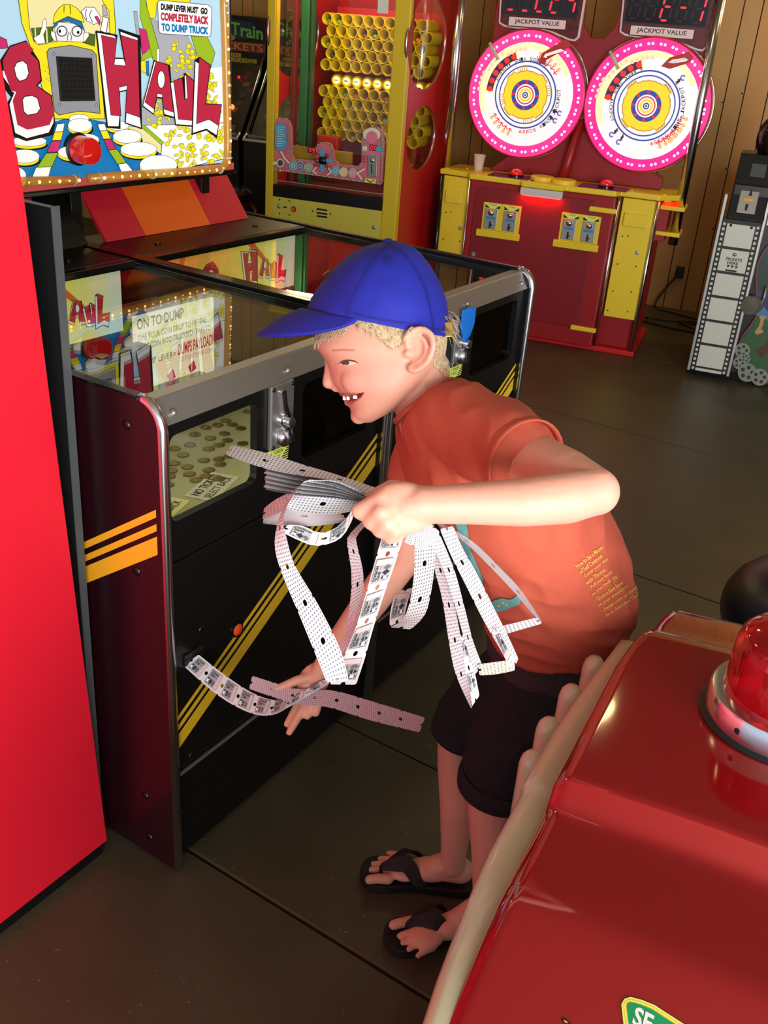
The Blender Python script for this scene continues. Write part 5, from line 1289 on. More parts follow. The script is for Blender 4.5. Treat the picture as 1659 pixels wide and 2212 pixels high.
def bvh_of(o):
    dg = bpy.context.evaluated_depsgraph_get()
    me = o.data; M = o.matrix_world
    return BVHTree.FromPolygons([M @ v.co for v in me.vertices], [list(p.vertices) for p in me.polygons])

def on_surface(bvh, px, py, h):
    hit = bvh.ray_cast(CAM, ray(px, py).normalized(), 4.0)
    if hit[0] is None:
        hit = bvh.find_nearest(at(px, py, 1.4))
    n_ = hit[1] if hit[1].dot(ray(px, py)) < 0 else -hit[1]
    return hit[0] + n_ * h

bpy.context.view_layer.update()
rb_ = bvh_of(bodyo)
Minv = rd.matrix_world.inverted()
A = Art(lambda x, y, h: Minv @ on_surface(rb_, x, y, h + 0.0004), 2e-4)
stk = [(1347, 2172), (1352, 2163), (1362, 2160), (1385, 2166), (1412, 2177), (1436, 2193), (1458, 2207), (1520, 2246), (1500, 2290), (1385, 2240), (1352, 2216)]
A.poly(LIME, grow(stk, 5)); A.poly(mat('sticker_yellow', (235, 225, 80), 0.4), stk); A.poly(mat('sticker_green', (22, 150, 92), 0.4), grow(stk, -6))
A.text(mat('sticker_white', (236, 238, 232), 0.4), 'SE', [(1374, 2174), (1414, 2196), (1404, 2236), (1364, 2214)], 0.03)
A.build('sticker', rd, 'green rounded sticker with yellow border and white letters')
A = Art(lambda x, y, h: Minv @ on_surface(rb_, x, y, h + 0.0004), 2e-4)
A.poly(INK, [(1212, 2200), (1222, 2201), (1234, 2212), (1226, 2214), (1214, 2208)]); A.poly(AMBER, [(1217, 2204), (1224, 2207), (1228, 2212), (1220, 2210)])
A.build('small_emblem', rd)

# dark padded seat beyond the ride
sx = at_z(1668, 1290, 0.40)
nv = empty('padded_seat', (sx.x + 0.10, sx.y, 0), math.radians(20), 'dark navy padded seat standing on the floor behind the red ride', 'seat')
MB().ellipsoid((0.10, 0, 0.30), (0.27, 0.30, 0.16), 28, 16).build('cushion', mat('navy_vinyl', (14, 18, 34), 0.35), nv, smooth=True)
MB().lathe([(0.20, 0.0), (0.20, 0.02), (0.06, 0.04), (0.05, 0.2)], (0.1, 0, 0), (0, 0, 1), 28).build('pedestal', BLK, nv, smooth='auto')

# ------------------------------------------------------------------ person
def solid(mb, voxel, it, name='m'):
    me = mb.mesh('tmp')
    o = bpy.data.objects.new('tmp', me); COL.objects.link(o)
    r_ = o.modifiers.new('r', 'REMESH'); r_.mode = 'VOXEL'; r_.voxel_size = voxel
    if it:
        q = o.modifiers.new('s', 'SMOOTH'); q.factor = 0.5; q.iterations = it
    dg = bpy.context.evaluated_depsgraph_get()
    out = bpy.data.meshes.new_from_object(o.evaluated_get(dg))
    out.name = name
    bpy.data.objects.remove(o); bpy.data.meshes.remove(me)
    return out
def normals(me):
    return [n_.vector.copy() for n_ in me.vertex_normals]
def to_px(P):
    d = P - CAM; z = d.dot(FW)
    return 829.5 + F_PX*d.dot(RT)/z, 1106 - F_PX*d.dot(UP)/z, z
ps = empty('person', at_z(990, 1960, 0), 0, 'child in blue cap, orange shirt and black shorts bending forward, holding strings of paper tickets', 'person')
PSI = Matrix.Translation(-ps.location)
def local(me):
    me.transform(PSI); return me
HD = 1.33
H = lambda px, py, w=0.0: at(px, py, HD - w)
# ---- head
rows = [(548,800,880,.020),(560,770,905,.045),(600,728,938,.062),(650,704,957,.071),(700,690,963,.0745),(735,682,962,.0755),(752,684,960,.0755),(768,696,957,.0745),(785,706,951,.0735),(805,712,940,.072),(825,717,925,.0695),(842,729,908,.066),(856,742,892,.061),(870,752,874,.054),(885,757,852,.045),(897,758,832,.036),(906,764,815,.026),(913,776,802,.014)]
rows = bezier_smooth(rows, 3)
hm = MB(); rg = []
for y, l, r_, hw in rows:
    cx, rx = (l + r_)/2, (r_ - l)/2; ring = []
    for i in range(40):
        t = 2*pi*i/40; c, s_ = math.cos(t), math.sin(t)
        e = 0.86
        X = cx + rx*math.copysign(abs(c)**e, c); w = hw*math.copysign(abs(s_)**e, s_)*(1 + 0.10*c)
        ring.append(H(X, y, w))
    rg.append(ring)
hm.loft(rg)
K = HD/F_PX
def blob(px, py, w, r_): hm.ellipsoid(H(px, py, w), (r_, r_, r_), 14, 8)
hm.chain([(H(712, 768), .0075), (H(714, 790), .0083), (H(713, 808), .0088), (H(710, 826), .0092)])
for s_ in (-1, 1):
    blob(732, 832, s_*.0095, .0066); blob(725, 838, s_*.004, .0062)
    hm.chain([(H(704, 757, s_*.012), .006), (H(726, 757, s_*.036), .0065), (H(757, 763, s_*.052), .006)])                 # brow ridge
    hm.chain([(H(724, 783, s_*.026), .008), (H(745, 777, s_*.040), .009), (H(768, 783, s_*.051), .007)])                     # upper lid
    hm.chain([(H(730, 797, s_*.029), .007), (H(748, 797, s_*.041), .0085), (H(770, 792, s_*.052), .006)])                  # lower lid
    hm.ellipsoid(H(806, 818, s_*.040), [RT*.044, UP*.030, FW*.0275], 22, 12)                                                # cheek, raised by the smile
    hm.chain([(H(741, 849, 0), .0055), (H(752, 848, s_*.014), .0055), (H(780, 849, s_*.031), .004)])                       # upper lip
    hm.chain([(H(752, 868, 0), .0062), (H(760, 867, s_*.012), .0060), (H(780, 854, s_*.031), .004)])                       # lower lip
    hm.chain([(H(800, 846, s_*.046), .0065), (H(801, 862, s_*.044), .0065), (H(794, 876, s_*.038), .0055)])                   # smile fold
    hm.ellipsoid(H(775, 898, s_*.008), (.012, .012, .012), 12, 8)
    # ear
    e0 = s_*.072
    hel = [(879, 748, .004), (880, 728, .008), (893, 714, .011), (912, 711, .014), (930, 722, .017), (936, 742, .018), (932, 764, .016), (921, 784, .012), (905, 797, .008), (893, 801, .006), (884, 796, .004)]
    hel = bezier_smooth(hel, 3)
    hm.tube([H(x, y, e0 + s_*q) for x, y, q in hel], .0045, 10)
    hm.ellipsoid(H(908, 752, e0 + s_*.001), [RT*.0165, UP*.026, FW*.007], 16, 10)
    hm.ellipsoid(H(890, 796, e0 + s_*.004), [RT*.0075, UP*.0075, FW*.0045], 12, 8)
    hm.tube([H(x, y, e0 + s_*q) for x, y, q in bezier_smooth([(896, 728, .006), (914, 732, .010), (921, 750, .0115), (915, 772, .009), (900, 784, .006)], 3)], .0036, 8)
    blob(880, 764, e0 + s_*.004, .0055)
hm.chain([(H(895, 800), .046), (H(915, 862), .043), (at(940, 930, 1.325), .046)], 20)
head = solid(hm, .0021, 7)
HEADBVH = None
# sculpt: mouth opening, eye socket, crease
mouth = [(741, 857), (754, 854), (768, 852), (787, 847), (779, 858), (767, 865), (755, 867), (747, 863)]
lips = [(730, 850), (742, 848), (760, 849), (788, 848), (782, 858), (770, 868), (758, 875), (748, 873), (744, 866), (738, 857)]
msmall = grow(mouth, -2)
for v in head.vertices:
    x, y, z = to_px(v.co)
    if y > 850 and in_poly(x, y, msmall):
        v.co += FW * 0.004 if z < HD else FW * -0.004
for p in head.polygons:
    x, y, z = to_px(p.center)
    p.material_index = 2 if in_poly(x, y, mouth) else (1 if in_poly(x, y, lips) else 0)
# ---- limbs
bd = MB()
arm = lambda x, y, d: at(x, y, d)
bd.chain([(arm(1055, 950, 1.235), .044), (arm(1150, 1005, 1.155), .039), (arm(1225, 1040, 1.095), .036), (arm(1287, 1062, 1.05), .0265)], 18)
bd.chain([(arm(1287, 1062, 1.05), .0255), (arm(1225, 1075, 1.04), .0285), (arm(1130, 1085, 1.035), .0265), (arm(1010, 1088, 1.035), .0225), (arm(925, 1090, 1.035), .0205)], 18)
# near hand: back of the hand to the camera, fingers closed over the tickets
bd.ellipsoid(arm(868, 1098, 1.035), [RT*.037 + UP*-.004, (UP*.029 + RT*.004), FW*.0145], 20, 12)
bd.chain([(arm(915, 1090, 1.035), .021), (arm(880, 1098, 1.035), .018)])
for mc, pip, dip, tip, r_ in (((826, 1078, 1.032), (776, 1104, 1.045), (786, 1112, 1.064), (806, 1106, 1.072), .0092),
                              ((824, 1106, 1.026), (800, 1127, 1.040), (812, 1128, 1.062), (836, 1118, 1.066), .0090),
                              ((836, 1128, 1.026), (820, 1146, 1.040), (832, 1146, 1.060), (854, 1134, 1.064), .0086),
                              ((854, 1144, 1.028), (842, 1161, 1.042), (854, 1160, 1.058), (872, 1148, 1.062), .0078)):
    bd.chain([(arm(870, 1098, 1.036), .011), (arm(*mc), r_*1.12), (arm(*pip), r_), (arm(*dip), r_*.92), (arm(*tip), r_*.8)], 12)
bd.chain([(arm(885, 1066, 1.045), .013), (arm(846, 1056, 1.058), .0105), (arm(812, 1070, 1.068), .0088), (arm(788, 1084, 1.074), .0078)], 12)
# far arm and hand
bd.chain([(arm(950, 955, 1.45), .040), (arm(905, 1080, 1.52), .036), (arm(876, 1200, 1.59), .030), (arm(800, 1300, 1.66), .030), (arm(740, 1380, 1.72), .025), (arm(703, 1432, 1.755), .0195)], 16)
bd.ellipsoid(arm(676, 1474, 1.765), [(UP*-.034 + RT*-.020), (RT*.024 + UP*-.016), FW*.012], 18, 10)
bd.chain([(arm(703, 1432, 1.755), .0195), (arm(685, 1462, 1.763), .017)])
for pts in ([(672, 1478, 1.765), (652, 1504, 1.768), (634, 1540, 1.76), (620, 1564, 1.752)], [(676, 1488, 1.762), (660, 1520, 1.758), (640, 1556, 1.748), (625, 1582, 1.74)],
            [(684, 1492, 1.76), (672, 1524, 1.752), (664, 1546, 1.752), (668, 1530, 1.765)], [(692, 1490, 1.758), (688, 1518, 1.748), (682, 1540, 1.75), (684, 1524, 1.764)],
            [(676, 1462, 1.76), (640, 1470, 1.752), (608, 1484, 1.748), (586, 1492, 1.75)]):
    bd.chain([(arm(*p), r_) for p, r_ in zip(pts, (.0105, .0088, .0078, .0066))], 10)
# legs
bd.chain([(arm(1190, 1490, 1.69), .070), (arm(1080, 1690, 1.785), .050), (arm(1064, 1745, 1.805), .046), (arm(1066, 1830, 1.84), .043), (arm(1054, 1920, 1.89), .030), (arm(1046, 1972, 1.925), .0265)], 18)
bd.chain([(arm(1130, 1450, 1.77), .062), (arm(990, 1600, 1.845), .040), (arm(986, 1650, 1.87), .037), (arm(990, 1740, 1.905), .0365), (arm(982, 1820, 1.955), .028), (arm(978, 1866, 1.99), .025)], 18)
def foot(heel, ball, toes, ank, big):
    h_ = at_z(*heel, .050); b_ = at_z(*ball, .044)
    bd.capsule(h_, .027, h_.lerp(b_, .45) + Vector((0, 0, .006)), .026, 16)
    ax_ = (b_ - h_).normalized(); sd = ax_.cross(Vector((0, 0, 1)))
    bd.ellipsoid(b_, [ax_*.036, sd*.034, Vector((0, 0, .0155))], 18, 10)
    bd.ellipsoid(h_.lerp(b_, .55), [ax_*.055, sd*.028, Vector((0, 0, .024))], 18, 10)
    bd.chain([(ank, .0265), (h_.lerp(b_, .18) + Vector((0, 0, .018)), .028), (h_.lerp(b_, .5) + Vector((0, 0, .006)), .024)], 16)
    for k, (tx, ty) in enumerate(toes):
        t = at_z(tx, ty, .034); base = t - ax_*.030 + (b_ - t)*.12; base.z = .036
        rr_ = .0105 if k == 0 else .0078 - .0004*k
        bd.chain([(base, rr_*1.1), (base.lerp(t, .6) + Vector((0, 0, .002)), rr_), (t, rr_*.95)], 10)
    return h_, b_
FN = foot((1052, 1972), (922, 2018), [(850, 1998), (864, 2022), (871, 2036), (883, 2050), (903, 2064)], arm(1046, 1972, 1.925), 0)
FF = foot((996, 1880), (876, 1876), [(798, 1900), (802, 1879), (807, 1866), (821, 1855), (839, 1843)], arm(978, 1866, 1.99), 1)
limbs = solid(bd, .0030, 4)
SKIN = mat('skin', (224, 164, 140), 0.5, sss=0.12, var=0.05, vscale=18, bump=0.02, bscale=400)
LIP = mat('lip_skin', (206, 112, 104), 0.4, sss=0.1)
MOU = mat('mouth_inside', (120, 34, 34), 0.4)
bm = bmesh.new(); bm.from_mesh(head); bm.from_mesh(limbs)
me = bpy.data.meshes.new('body'); bm.to_mesh(me); bm.free()
for m_ in (SKIN, LIP, MOU): me.materials.append(m_)
me.shade_smooth()
HB = BVHTree.FromPolygons([v.co.copy() for v in head.vertices], [list(p.vertices) for p in head.polygons])
body_o = mesh_obj('body', local(me), ps)
# eyes, brow, teeth
def surf(bvh): return lambda x, y, h: on_surface(bvh, x, y, h) - ps.location
A = Art(surf(HB), 1.2e-4)
def subd(pts, k=3):
    out = []
    for i in range(len(pts)):
        (x0, y0), (x1, y1) = pts[i], pts[(i+1) % len(pts)]
        out += [(x0 + (x1-x0)*q/k, y0 + (y1-y0)*q/k) for q in range(k)]
    return out
A.poly(mat('eye_white', (225, 205, 195), 0.3), [(732, 786.5), (741, 781), (752, 779), (764, 781), (772, 785), (762, 788), (748, 789.5)])
A.poly(mat('iris', (70, 60, 56), 0.15), [(737, 784), (744, 780), (752, 779.5), (756, 783), (752, 788.5), (743, 788.5)])
A.poly(mat('lash', (92, 60, 48), 0.6), [(730, 788), (740, 779), (752, 776.5), (766, 778.5), (777, 786), (765, 781.5), (752, 779.5), (741, 782)])
def both_sides(A, name):
    A.build(name, ps)
    for i, v in enumerate(A.mb.v):                                   # the same on the other side of the face
        x, y, z = to_px(Vector(v) + ps.location)
        A.mb.v[i] = tuple(at(x, y, 2*HD - z) - ps.location)
    A.build(name, ps)
both_sides(A, 'eye')
A = Art(surf(HB), 1.2e-4)
BR = mat('brow_hair', (186, 128, 98), 0.7)
for q in range(6):
    x = 718 + q*8; y = 757 - (1.2 if 1 < q < 4 else 0)
    A.poly(BR, [(x, y - 1.2), (x + 9, y - 1.6), (x + 9, y + 1.6), (x, y + 1.6)])
both_sides(A, 'eyebrow')
IV = mat('tooth_ivory', (240, 236, 222), 0.25)
for x, y, w_, h_ in ((745.5, 858, 6.5, 6.5), (753.5, 858.5, 6, 6), (768, 855.5, 8, 6)):
    c = on_surface(HB, x, y, .0012)
    MB().box((-w_*K*.6, -.0014, -h_*K*.8), (w_*K*.6, .0014, h_*K*.8), 0, Matrix.Translation(c - ps.location) @ Matrix((RT, FW, UP)).transposed().to_4x4()).build('tooth', IV, ps, bevel=.0013, seg=3)
# ---- hair
HAIR = mat('blond_hair', (194, 170, 134), 0.55, var=0.25, vscale=120)
hreg = [[(672, 722), (700, 712), (735, 700), (748, 700), (752, 712), (715, 728), (690, 740), (680, 738)],
        [(745, 680), (900, 695), (888, 716), (878, 735), (848, 756), (832, 744), (804, 722), (776, 708)],
        [(938, 700), (990, 705), (976, 770), (956, 806), (935, 790), (942, 750)]]
hb = MB(); idx = {}
hverts = [v.co for v in head.vertices]
used = [p for p in head.polygons if any(in_poly(*to_px(p.center)[:2], q) for q in hreg)]
SN = normals(head)
nrm = {i: SN[i] for p in used for i in p.vertices}
cnt = {}
for p in used:
    for i in p.vertices: cnt[i] = cnt.get(i, 0) + 1
for i in nrm:
    P = hverts[i]; 
    off_ = (0.0006 + 0.0018*min(1, max(0, (cnt[i] - 2)/2))) * (0.9 + 0.3*noise.noise(P*120))
    idx[i] = hb.add([P + nrm[i]*off_ - ps.location], [])
hb.f += [[idx[i] for i in p.vertices] for p in used]; hb.mi += [0]*len(used)
random.seed(9)
for k in range(900):
    p = random.choice(used); P = p.center.copy(); x, y, z = to_px(P)
    n_ = p.normal
    dirn = (-UP*0.75 + RT*random.uniform(0.15, 0.6)) if x > 760 else (RT*-0.45 - UP*0.8)
    dirn = (dirn - n_*dirn.dot(n_)*.97).normalized(); Ln = random.uniform(.006, .013)
    if 872 < x < 945 and y > 722: continue
    P0 = P + n_*.0016; P1 = P0 + dirn*Ln*.5 + n_*.0006; P2 = P0 + dirn*Ln
    hb.tube([P0 - ps.location, P1 - ps.location, P2 - ps.location], [.0007, .0006, .0001], 3)
for k in range(26):
    P0 = H(955 + random.uniform(0, 10), 668 + random.uniform(0, 50), random.uniform(-.04, .05)); dirn = (RT*random.uniform(.5, 1) - UP*random.uniform(.2, 1) - FW*random.uniform(-.3, .3)).normalized()
    hb.tube([P0 - ps.location, P0 + dirn*.016 - ps.location, P0 + dirn*.026 - UP*.008 - ps.location], [.0007, .0006, .0001], 3)
hb.build('hair', HAIR, ps, smooth=True, fix=False)
# ---- cap
CAPM = mat('cap_blue', (20, 30, 148), 0.75, bump=0.12, bscale=900, var=0.08, vscale=14)
crow = [(521,835,850,.004),(524,820,866,.016),(532,790,886,.036),(546,760,906,.056),(574,727,930,.073),(612,695,952,.083),(650,671,966,.088),(690,657,971,.0895),(720,652,972,.090),(745,650,970,.090)]
crow = bezier_smooth(crow, 3)
rg = []
for y, l, r_, hw in crow:
    cx, rx = (l + r_)/2, (r_ - l)/2
    rg.append([H(cx + rx*math.copysign(abs(math.cos(t))**.95, math.cos(t)), y, hw*math.copysign(abs(math.sin(t))**.95, math.sin(t))) for t in [2*pi*i/48 for i in range(48)]])
cm = MB().loft(rg, cap=False); cm.f.append(list(range(48))[::-1]); cm.mi.append(0)
cme = cm.mesh('cap')
bm = bmesh.new(); bm.from_mesh(cme)
p0, p1 = H(650, 668), H(972, 730)
nrm_ = (p0 - CAM).cross(p1 - CAM).normalized()
if nrm_.dot(UP) < 0: nrm_ = -nrm_
bmesh.ops.bisect_plane(bm, geom=bm.verts[:] + bm.edges[:] + bm.faces[:], plane_co=p0, plane_no=nrm_, clear_inner=True)
for v in bm.verts:
    # soft panels: shallow dents and creases of the cloth
    d = noise.noise(v.co*22)*.0022 + noise.noise(v.co*60)*.0008
    v.co += v.normal*d
bm.to_mesh(cme); bm.free()
CBV = BVHTree.FromPolygons([v.co.copy() for v in cme.vertices], [list(p.vertices) for p in cme.polygons])
cme.materials.append(CAPM); cme.shade_smooth()
cap = mesh_obj('cap', local(cme), ps)
sm = cap.modifiers.new('solid', 'SOLIDIFY'); sm.thickness = .002; sm.offset = -1
sb = cap.modifiers.new('sub', 'SUBSURF'); sb.levels = 1; sb.render_levels = 1
# brim
bg_ = []
NB, NV = 33, 9
for j in range(NV):
    row = []
    for i in range(NB):
        ph = math.radians(-76 + 152*i/(NB-1)); s2 = math.sin(ph)**2
        ix, w = 811 - 160*math.cos(ph), .0885*math.sin(ph); iy = 668 + .1925*(ix - 650) - 1
        ext = 96*max(math.cos(ph*90/77), 0)**.62; f = j/(NV-1)
        row.append(H(ix - ext*f, iy + ext*f*(.60 + .22*s2) + 6*math.sin(pi*f)*-1*(1 - s2), w*(1 + .04*f)))
    bg_.append(row)
br = MB(); br.add([p - ps.location for r_ in bg_ for p in r_], [[j*NB + i, j*NB + i + 1, (j+1)*NB + i + 1, (j+1)*NB + i] for j in range(NV-1) for i in range(NB-1)])
bo = br.build('brim', CAPM, cap, smooth=True)
sm = bo.modifiers.new('solid', 'SOLIDIFY'); sm.thickness = .0035; sm.offset = 0
for k in range(2, 8):                                               # stitching rows
    MB().tube([(bg_[k][i] + nrm_*.0019 - ps.location) for i in range(2, NB-2)], .0004, 5).build('stitch_row', CAPM, bo, smooth=True)
MB().ellipsoid(H(838, 523) - ps.location, [RT*.008, UP*.005, FW*.008], 14, 8).build('top_button', CAPM, cap, smooth=True)
A = Art(lambda x, y, h: on_surface(CBV, x, y, h + .0012) - ps.location, 1e-4)
for pts in ([(838, 524), (812, 560), (780, 610), (758, 660), (752, 688)], [(838, 524), (880, 560), (915, 620), (930, 680), (934, 720)]):
    A.line(mat('cap_seam', (16, 24, 110), 0.8), bezier_smooth(pts, 4), 2.2)
A.ring(mat('cap_seam', (16, 24, 110), 0.8), 840, 566, 2.5, 6.5, 16)
A.line(mat('cap_seam', (16, 24, 110), 0.8), [(762, 680), (824, 694), (883, 703), (932, 713), (964, 716)], 1.6)
GOLD = mat('gold_thread', (170, 120, 60), 0.5)
for pts in ([(702, 574), (724, 574), (718, 590), (704, 600), (690, 606)], [(700, 582), (716, 580)], [(697, 590), (712, 588)], [(694, 597), (706, 594)]): A.line(GOLD, pts, 1.8)
A.build('cap_stitching', cap)
MB().box((-.006, -.002, -.010), (.006, .002, .010), 0, Matrix.Translation(H(968, 712, .030) - ps.location) @ Matrix((RT, FW, UP)).transposed().to_4x4()).build('strap_buckle', mat('brass', (200, 160, 80), 0.3, 0.8), cap, bevel=.001)

# ---- shirt
SHIRT = mat('shirt_coral', (184, 82, 58), 0.85, bump=0.1, bscale=900, var=0.05, vscale=10)
LAT = (-FW*.7 + Vector((0, -1, 0))*.3).normalized()
def torso(spec, n_=40, flat=.92):
    spec = bezier_smooth(spec, 4); pts = [at(x, y, d) for x, y, d, a_, b_ in spec]; rg = []
    for i, (x, y, d, rf, rw) in enumerate(spec):
        t = (pts[min(i+1, len(pts)-1)] - pts[max(i-1, 0)]).normalized()
        lat = (LAT - t*LAT.dot(t)).normalized(); fr_ = lat.cross(t).normalized()
        rg.append([pts[i] + fr_*rf*math.copysign(abs(math.cos(q))**flat, math.cos(q)) + lat*rw*math.copysign(abs(math.sin(q))**flat, math.sin(q)) for q in [2*pi*k/n_ for k in range(n_)]])
    return rg
spec = [(921, 872, 1.315, .043, .050), (938, 890, 1.315, .056, .090), (960, 918, 1.325, .072, .122), (992, 962, 1.345, .085, .136), (1060, 1045, 1.40, .099, .134), (1135, 1130, 1.46, .108, .128), (1183, 1215, 1.53, .118, .127), (1202, 1285, 1.58, .121, .126), (1206, 1325, 1.61, .120, .124)]
sh = MB().loft(torso(spec))
sh.chain([(at(985, 915, 1.27), .056), (at(1050, 945, 1.225), .057), (at(1105, 978, 1.178), .054)], 22)
sh.chain([(at(962, 935, 1.42), .052), (at(930, 985, 1.46), .053), (at(912, 1035, 1.50), .052)], 20)
shm = solid(sh, .0042, 7)
SN = normals(shm)
for v in shm.vertices:
    P = v.co; x, y, z = to_px(P)
    # folds: stretched ridges running down from the shoulder and across the waist
    q = P.dot(RT)*1.0; u_ = P.dot(UP); w_ = P.dot(FW)
    a_ = noise.noise(Vector((q*26 + u_*10, u_*9 - q*6, w_*12)))
    b_ = noise.noise(Vector((q*9, u_*34 + q*12, w_*9 + 4)))
    k_ = min(max((y - 1180)/150, 0), 1)
    v.co += SN[v.index]*((1 - abs(a_)*2)*.0046*(1 - k_*.4) + (1 - abs(b_)*2)*.0046*k_)
shm.materials.append(SHIRT); shm.shade_smooth()
SBV = BVHTree.FromPolygons([v.co.copy() for v in shm.vertices], [list(p.vertices) for p in shm.polygons])
shirt = mesh_obj('shirt', local(shm), ps)
# collar band, sleeve hem
SEAM = mat('shirt_seam', (170, 66, 46), 0.9)
tA = torso([(917, 866, 1.315, .047, .052), (927, 880, 1.315, .051, .058)])[0]
MB().tube([p - ps.location for p in tA], .0045, 8, closed=True).build('collar', SEAM, shirt, smooth=True)
ax_ = (at(1105, 978, 1.178) - at(1050, 945, 1.225)).normalized(); ca_ = ax_.orthogonal().normalized(); cb_ = ax_.cross(ca_)
cc = at(1128, 992, 1.158)
slv = MB()
slr = lambda r_, o_: [cc + ax_*o_ + (ca_*math.cos(2*pi*i/28) + cb_*math.sin(2*pi*i/28))*r_ - ps.location for i in range(28)]
slv.loft([slr(.0535, -.03), slr(.053, -.01), slr(.0525, .004), slr(.0535, .010), slr(.0510, .011), slr(.0500, .002), slr(.049, -.02)], cap=False)
slv.build('sleeve_cuff', SHIRT, shirt, smooth=True)
# print on the shirt
A = Art(lambda x, y, h: on_surface(SBV, x, y, h + .0012) - ps.location, 1e-5)
PRT = mat('shirt_print', (214, 176, 74), 0.7)
lines = ['How to Be a Master', 'of Self Defense', '· Cover your skin', '  with Thorns', '· Puff your body', '  so you look big', '· Grow a fake head', '  on your shoulders', '· change color to blend in', '· Be an Australian Thorny']
for k, t in enumerate(lines):
    x0, y0 = 1246 + k*6.6, 1226 + k*12.2
    ln = len(t)*3.9
    ux, uy = .80, -.60
    if k > 5: ux, uy = .83, -.55
    hx, hy = uy*9.5*1.0, -ux*9.5
    bl = (x0, y0); br_ = (x0 + ux*ln, y0 + uy*ln)
    A.text(PRT, t.strip(), [(bl[0] + hx*.9, bl[1] + hy), (br_[0] + hx*.9, br_[1] + hy), br_, bl], 0.01)
A.build('shirt_lettering', shirt)
A = Art(lambda x, y, h: on_surface(SBV, x, y, h + .0012) - ps.location, 1e-5)
TEAL = mat('print_teal', (96, 168, 168), 0.7)
# big print on the front, seen round the edge: in strips that follow the cloth
def strips(m_, left, right, k=14):
    for i in range(k):
        f0, f1 = i/k, (i+1)/k
        ip = lambda L, f: (L[min(int(f*(len(L)-1)), len(L)-2)], f*(len(L)-1) - min(int(f*(len(L)-1)), len(L)-2))
        def e(L, f):
            j = min(int(f*(len(L)-1)), len(L)-2); q = f*(len(L)-1) - j
            return (L[j][0] + (L[j+1][0]-L[j][0])*q, L[j][1] + (L[j+1][1]-L[j][1])*q)
        a0, a1, b0, b1 = e(left, f0), e(left, f1), e(right, f0), e(right, f1)
        A.h += A.step
        n0 = 4
        vs = [A.put(a0[0] + (b0[0]-a0[0])*q/n0, a0[1] + (b0[1]-a0[1])*q/n0, .0006) for q in range(n0+1)] + [A.put(a1[0] + (b1[0]-a1[0])*q/n0, a1[1] + (b1[1]-a1[1])*q/n0, .0006) for q in range(n0+1)]
        A.mb.add(vs, [[q, q+1, n0+2+q, n0+1+q] for q in range(n0)], A.m(m_))
strips(TEAL, [(985, 1128), (1000, 1180), (1022, 1240), (1040, 1290)], [(1008, 1126), (1016, 1180), (1034, 1225), (1046, 1250)])
strips(TEAL, [(1052, 1318), (1065, 1296), (1085, 1290), (1105, 1294), (1122, 1282)], [(1062, 1322), (1082, 1320), (1098, 1314), (1122, 1304), (1126, 1290)])
for x, y in ((1088, 1300), (1096, 1304), (1079, 1306)): A.ell(PRT, x, y, 4, 2.5, 0.6, 8)
A.build('shirt_picture', shirt)
# longer dark undershirt and shorts
UND = mat('undershirt', (58, 46, 46), 0.9, bump=0.1, bscale=800)
us = solid(MB().loft(torso([(1204, 1290, 1.59, .114, .118), (1203, 1340, 1.625, .115, .119), (1196, 1380, 1.655, .115, .119), (1190, 1402, 1.67, .112, .117)])), .005, 4)
SN = normals(us)
for v in us.vertices: v.co += SN[v.index]*(1 - 2*abs(noise.noise(v.co*20)))*.003
us.materials.append(UND); us.shade_smooth(); mesh_obj('undershirt', local(us), ps)
SHO = mat('black_shorts', (26, 24, 27), 0.9, bump=0.15, bscale=700)
so = MB()
so.loft(torso([(1200, 1355, 1.64, .107, .113), (1190, 1445, 1.69, .107, .116), (1170, 1515, 1.73, .094, .112)]))
so.chain([(at(1190, 1480, 1.69), .086), (at(1112, 1590, 1.74), .079), (at(1088, 1650, 1.76), .073)], 20)
so.chain([(at(1130, 1460, 1.78), .078), (at(1042, 1520, 1.82), .069), (at(1012, 1550, 1.835), .060)], 20)
som = solid(so, .005, 5)
SN = normals(som)
for v in som.vertices: v.co += SN[v.index]*(1 - 2*abs(noise.noise(Vector((v.co.x*16, v.co.y*16, v.co.z*24)))))*.004
som.materials.append(SHO); som.shade_smooth()
shorts = mesh_obj('shorts', local(som), ps)
for c0, c1, r_ in ((at(1084, 1672, 1.772), at(1077, 1700, 1.786), .0755), (at(1008, 1562, 1.842), at(1000, 1586, 1.855), .0610)):
    ax_ = (c1 - c0).normalized(); a_ = ax_.orthogonal().normalized(); b_ = ax_.cross(a_)
    ringc = lambda c, rr_: [c + (a_*math.cos(2*pi*i/32) + b_*math.sin(2*pi*i/32))*rr_ - ps.location for i in range(32)]
    MB().loft([ringc(c0 - ax_*.004, r_*.97), ringc(c0, r_*1.03), ringc(c0.lerp(c1, .5), r_*1.05), ringc(c1, r_*1.03), ringc(c1 + ax_*.003, r_*.98), ringc(c1 - ax_*.004, r_*.92), ringc(c0, r_*.88)], cap=False).build('rolled_hem', SHO, shorts, smooth=True)
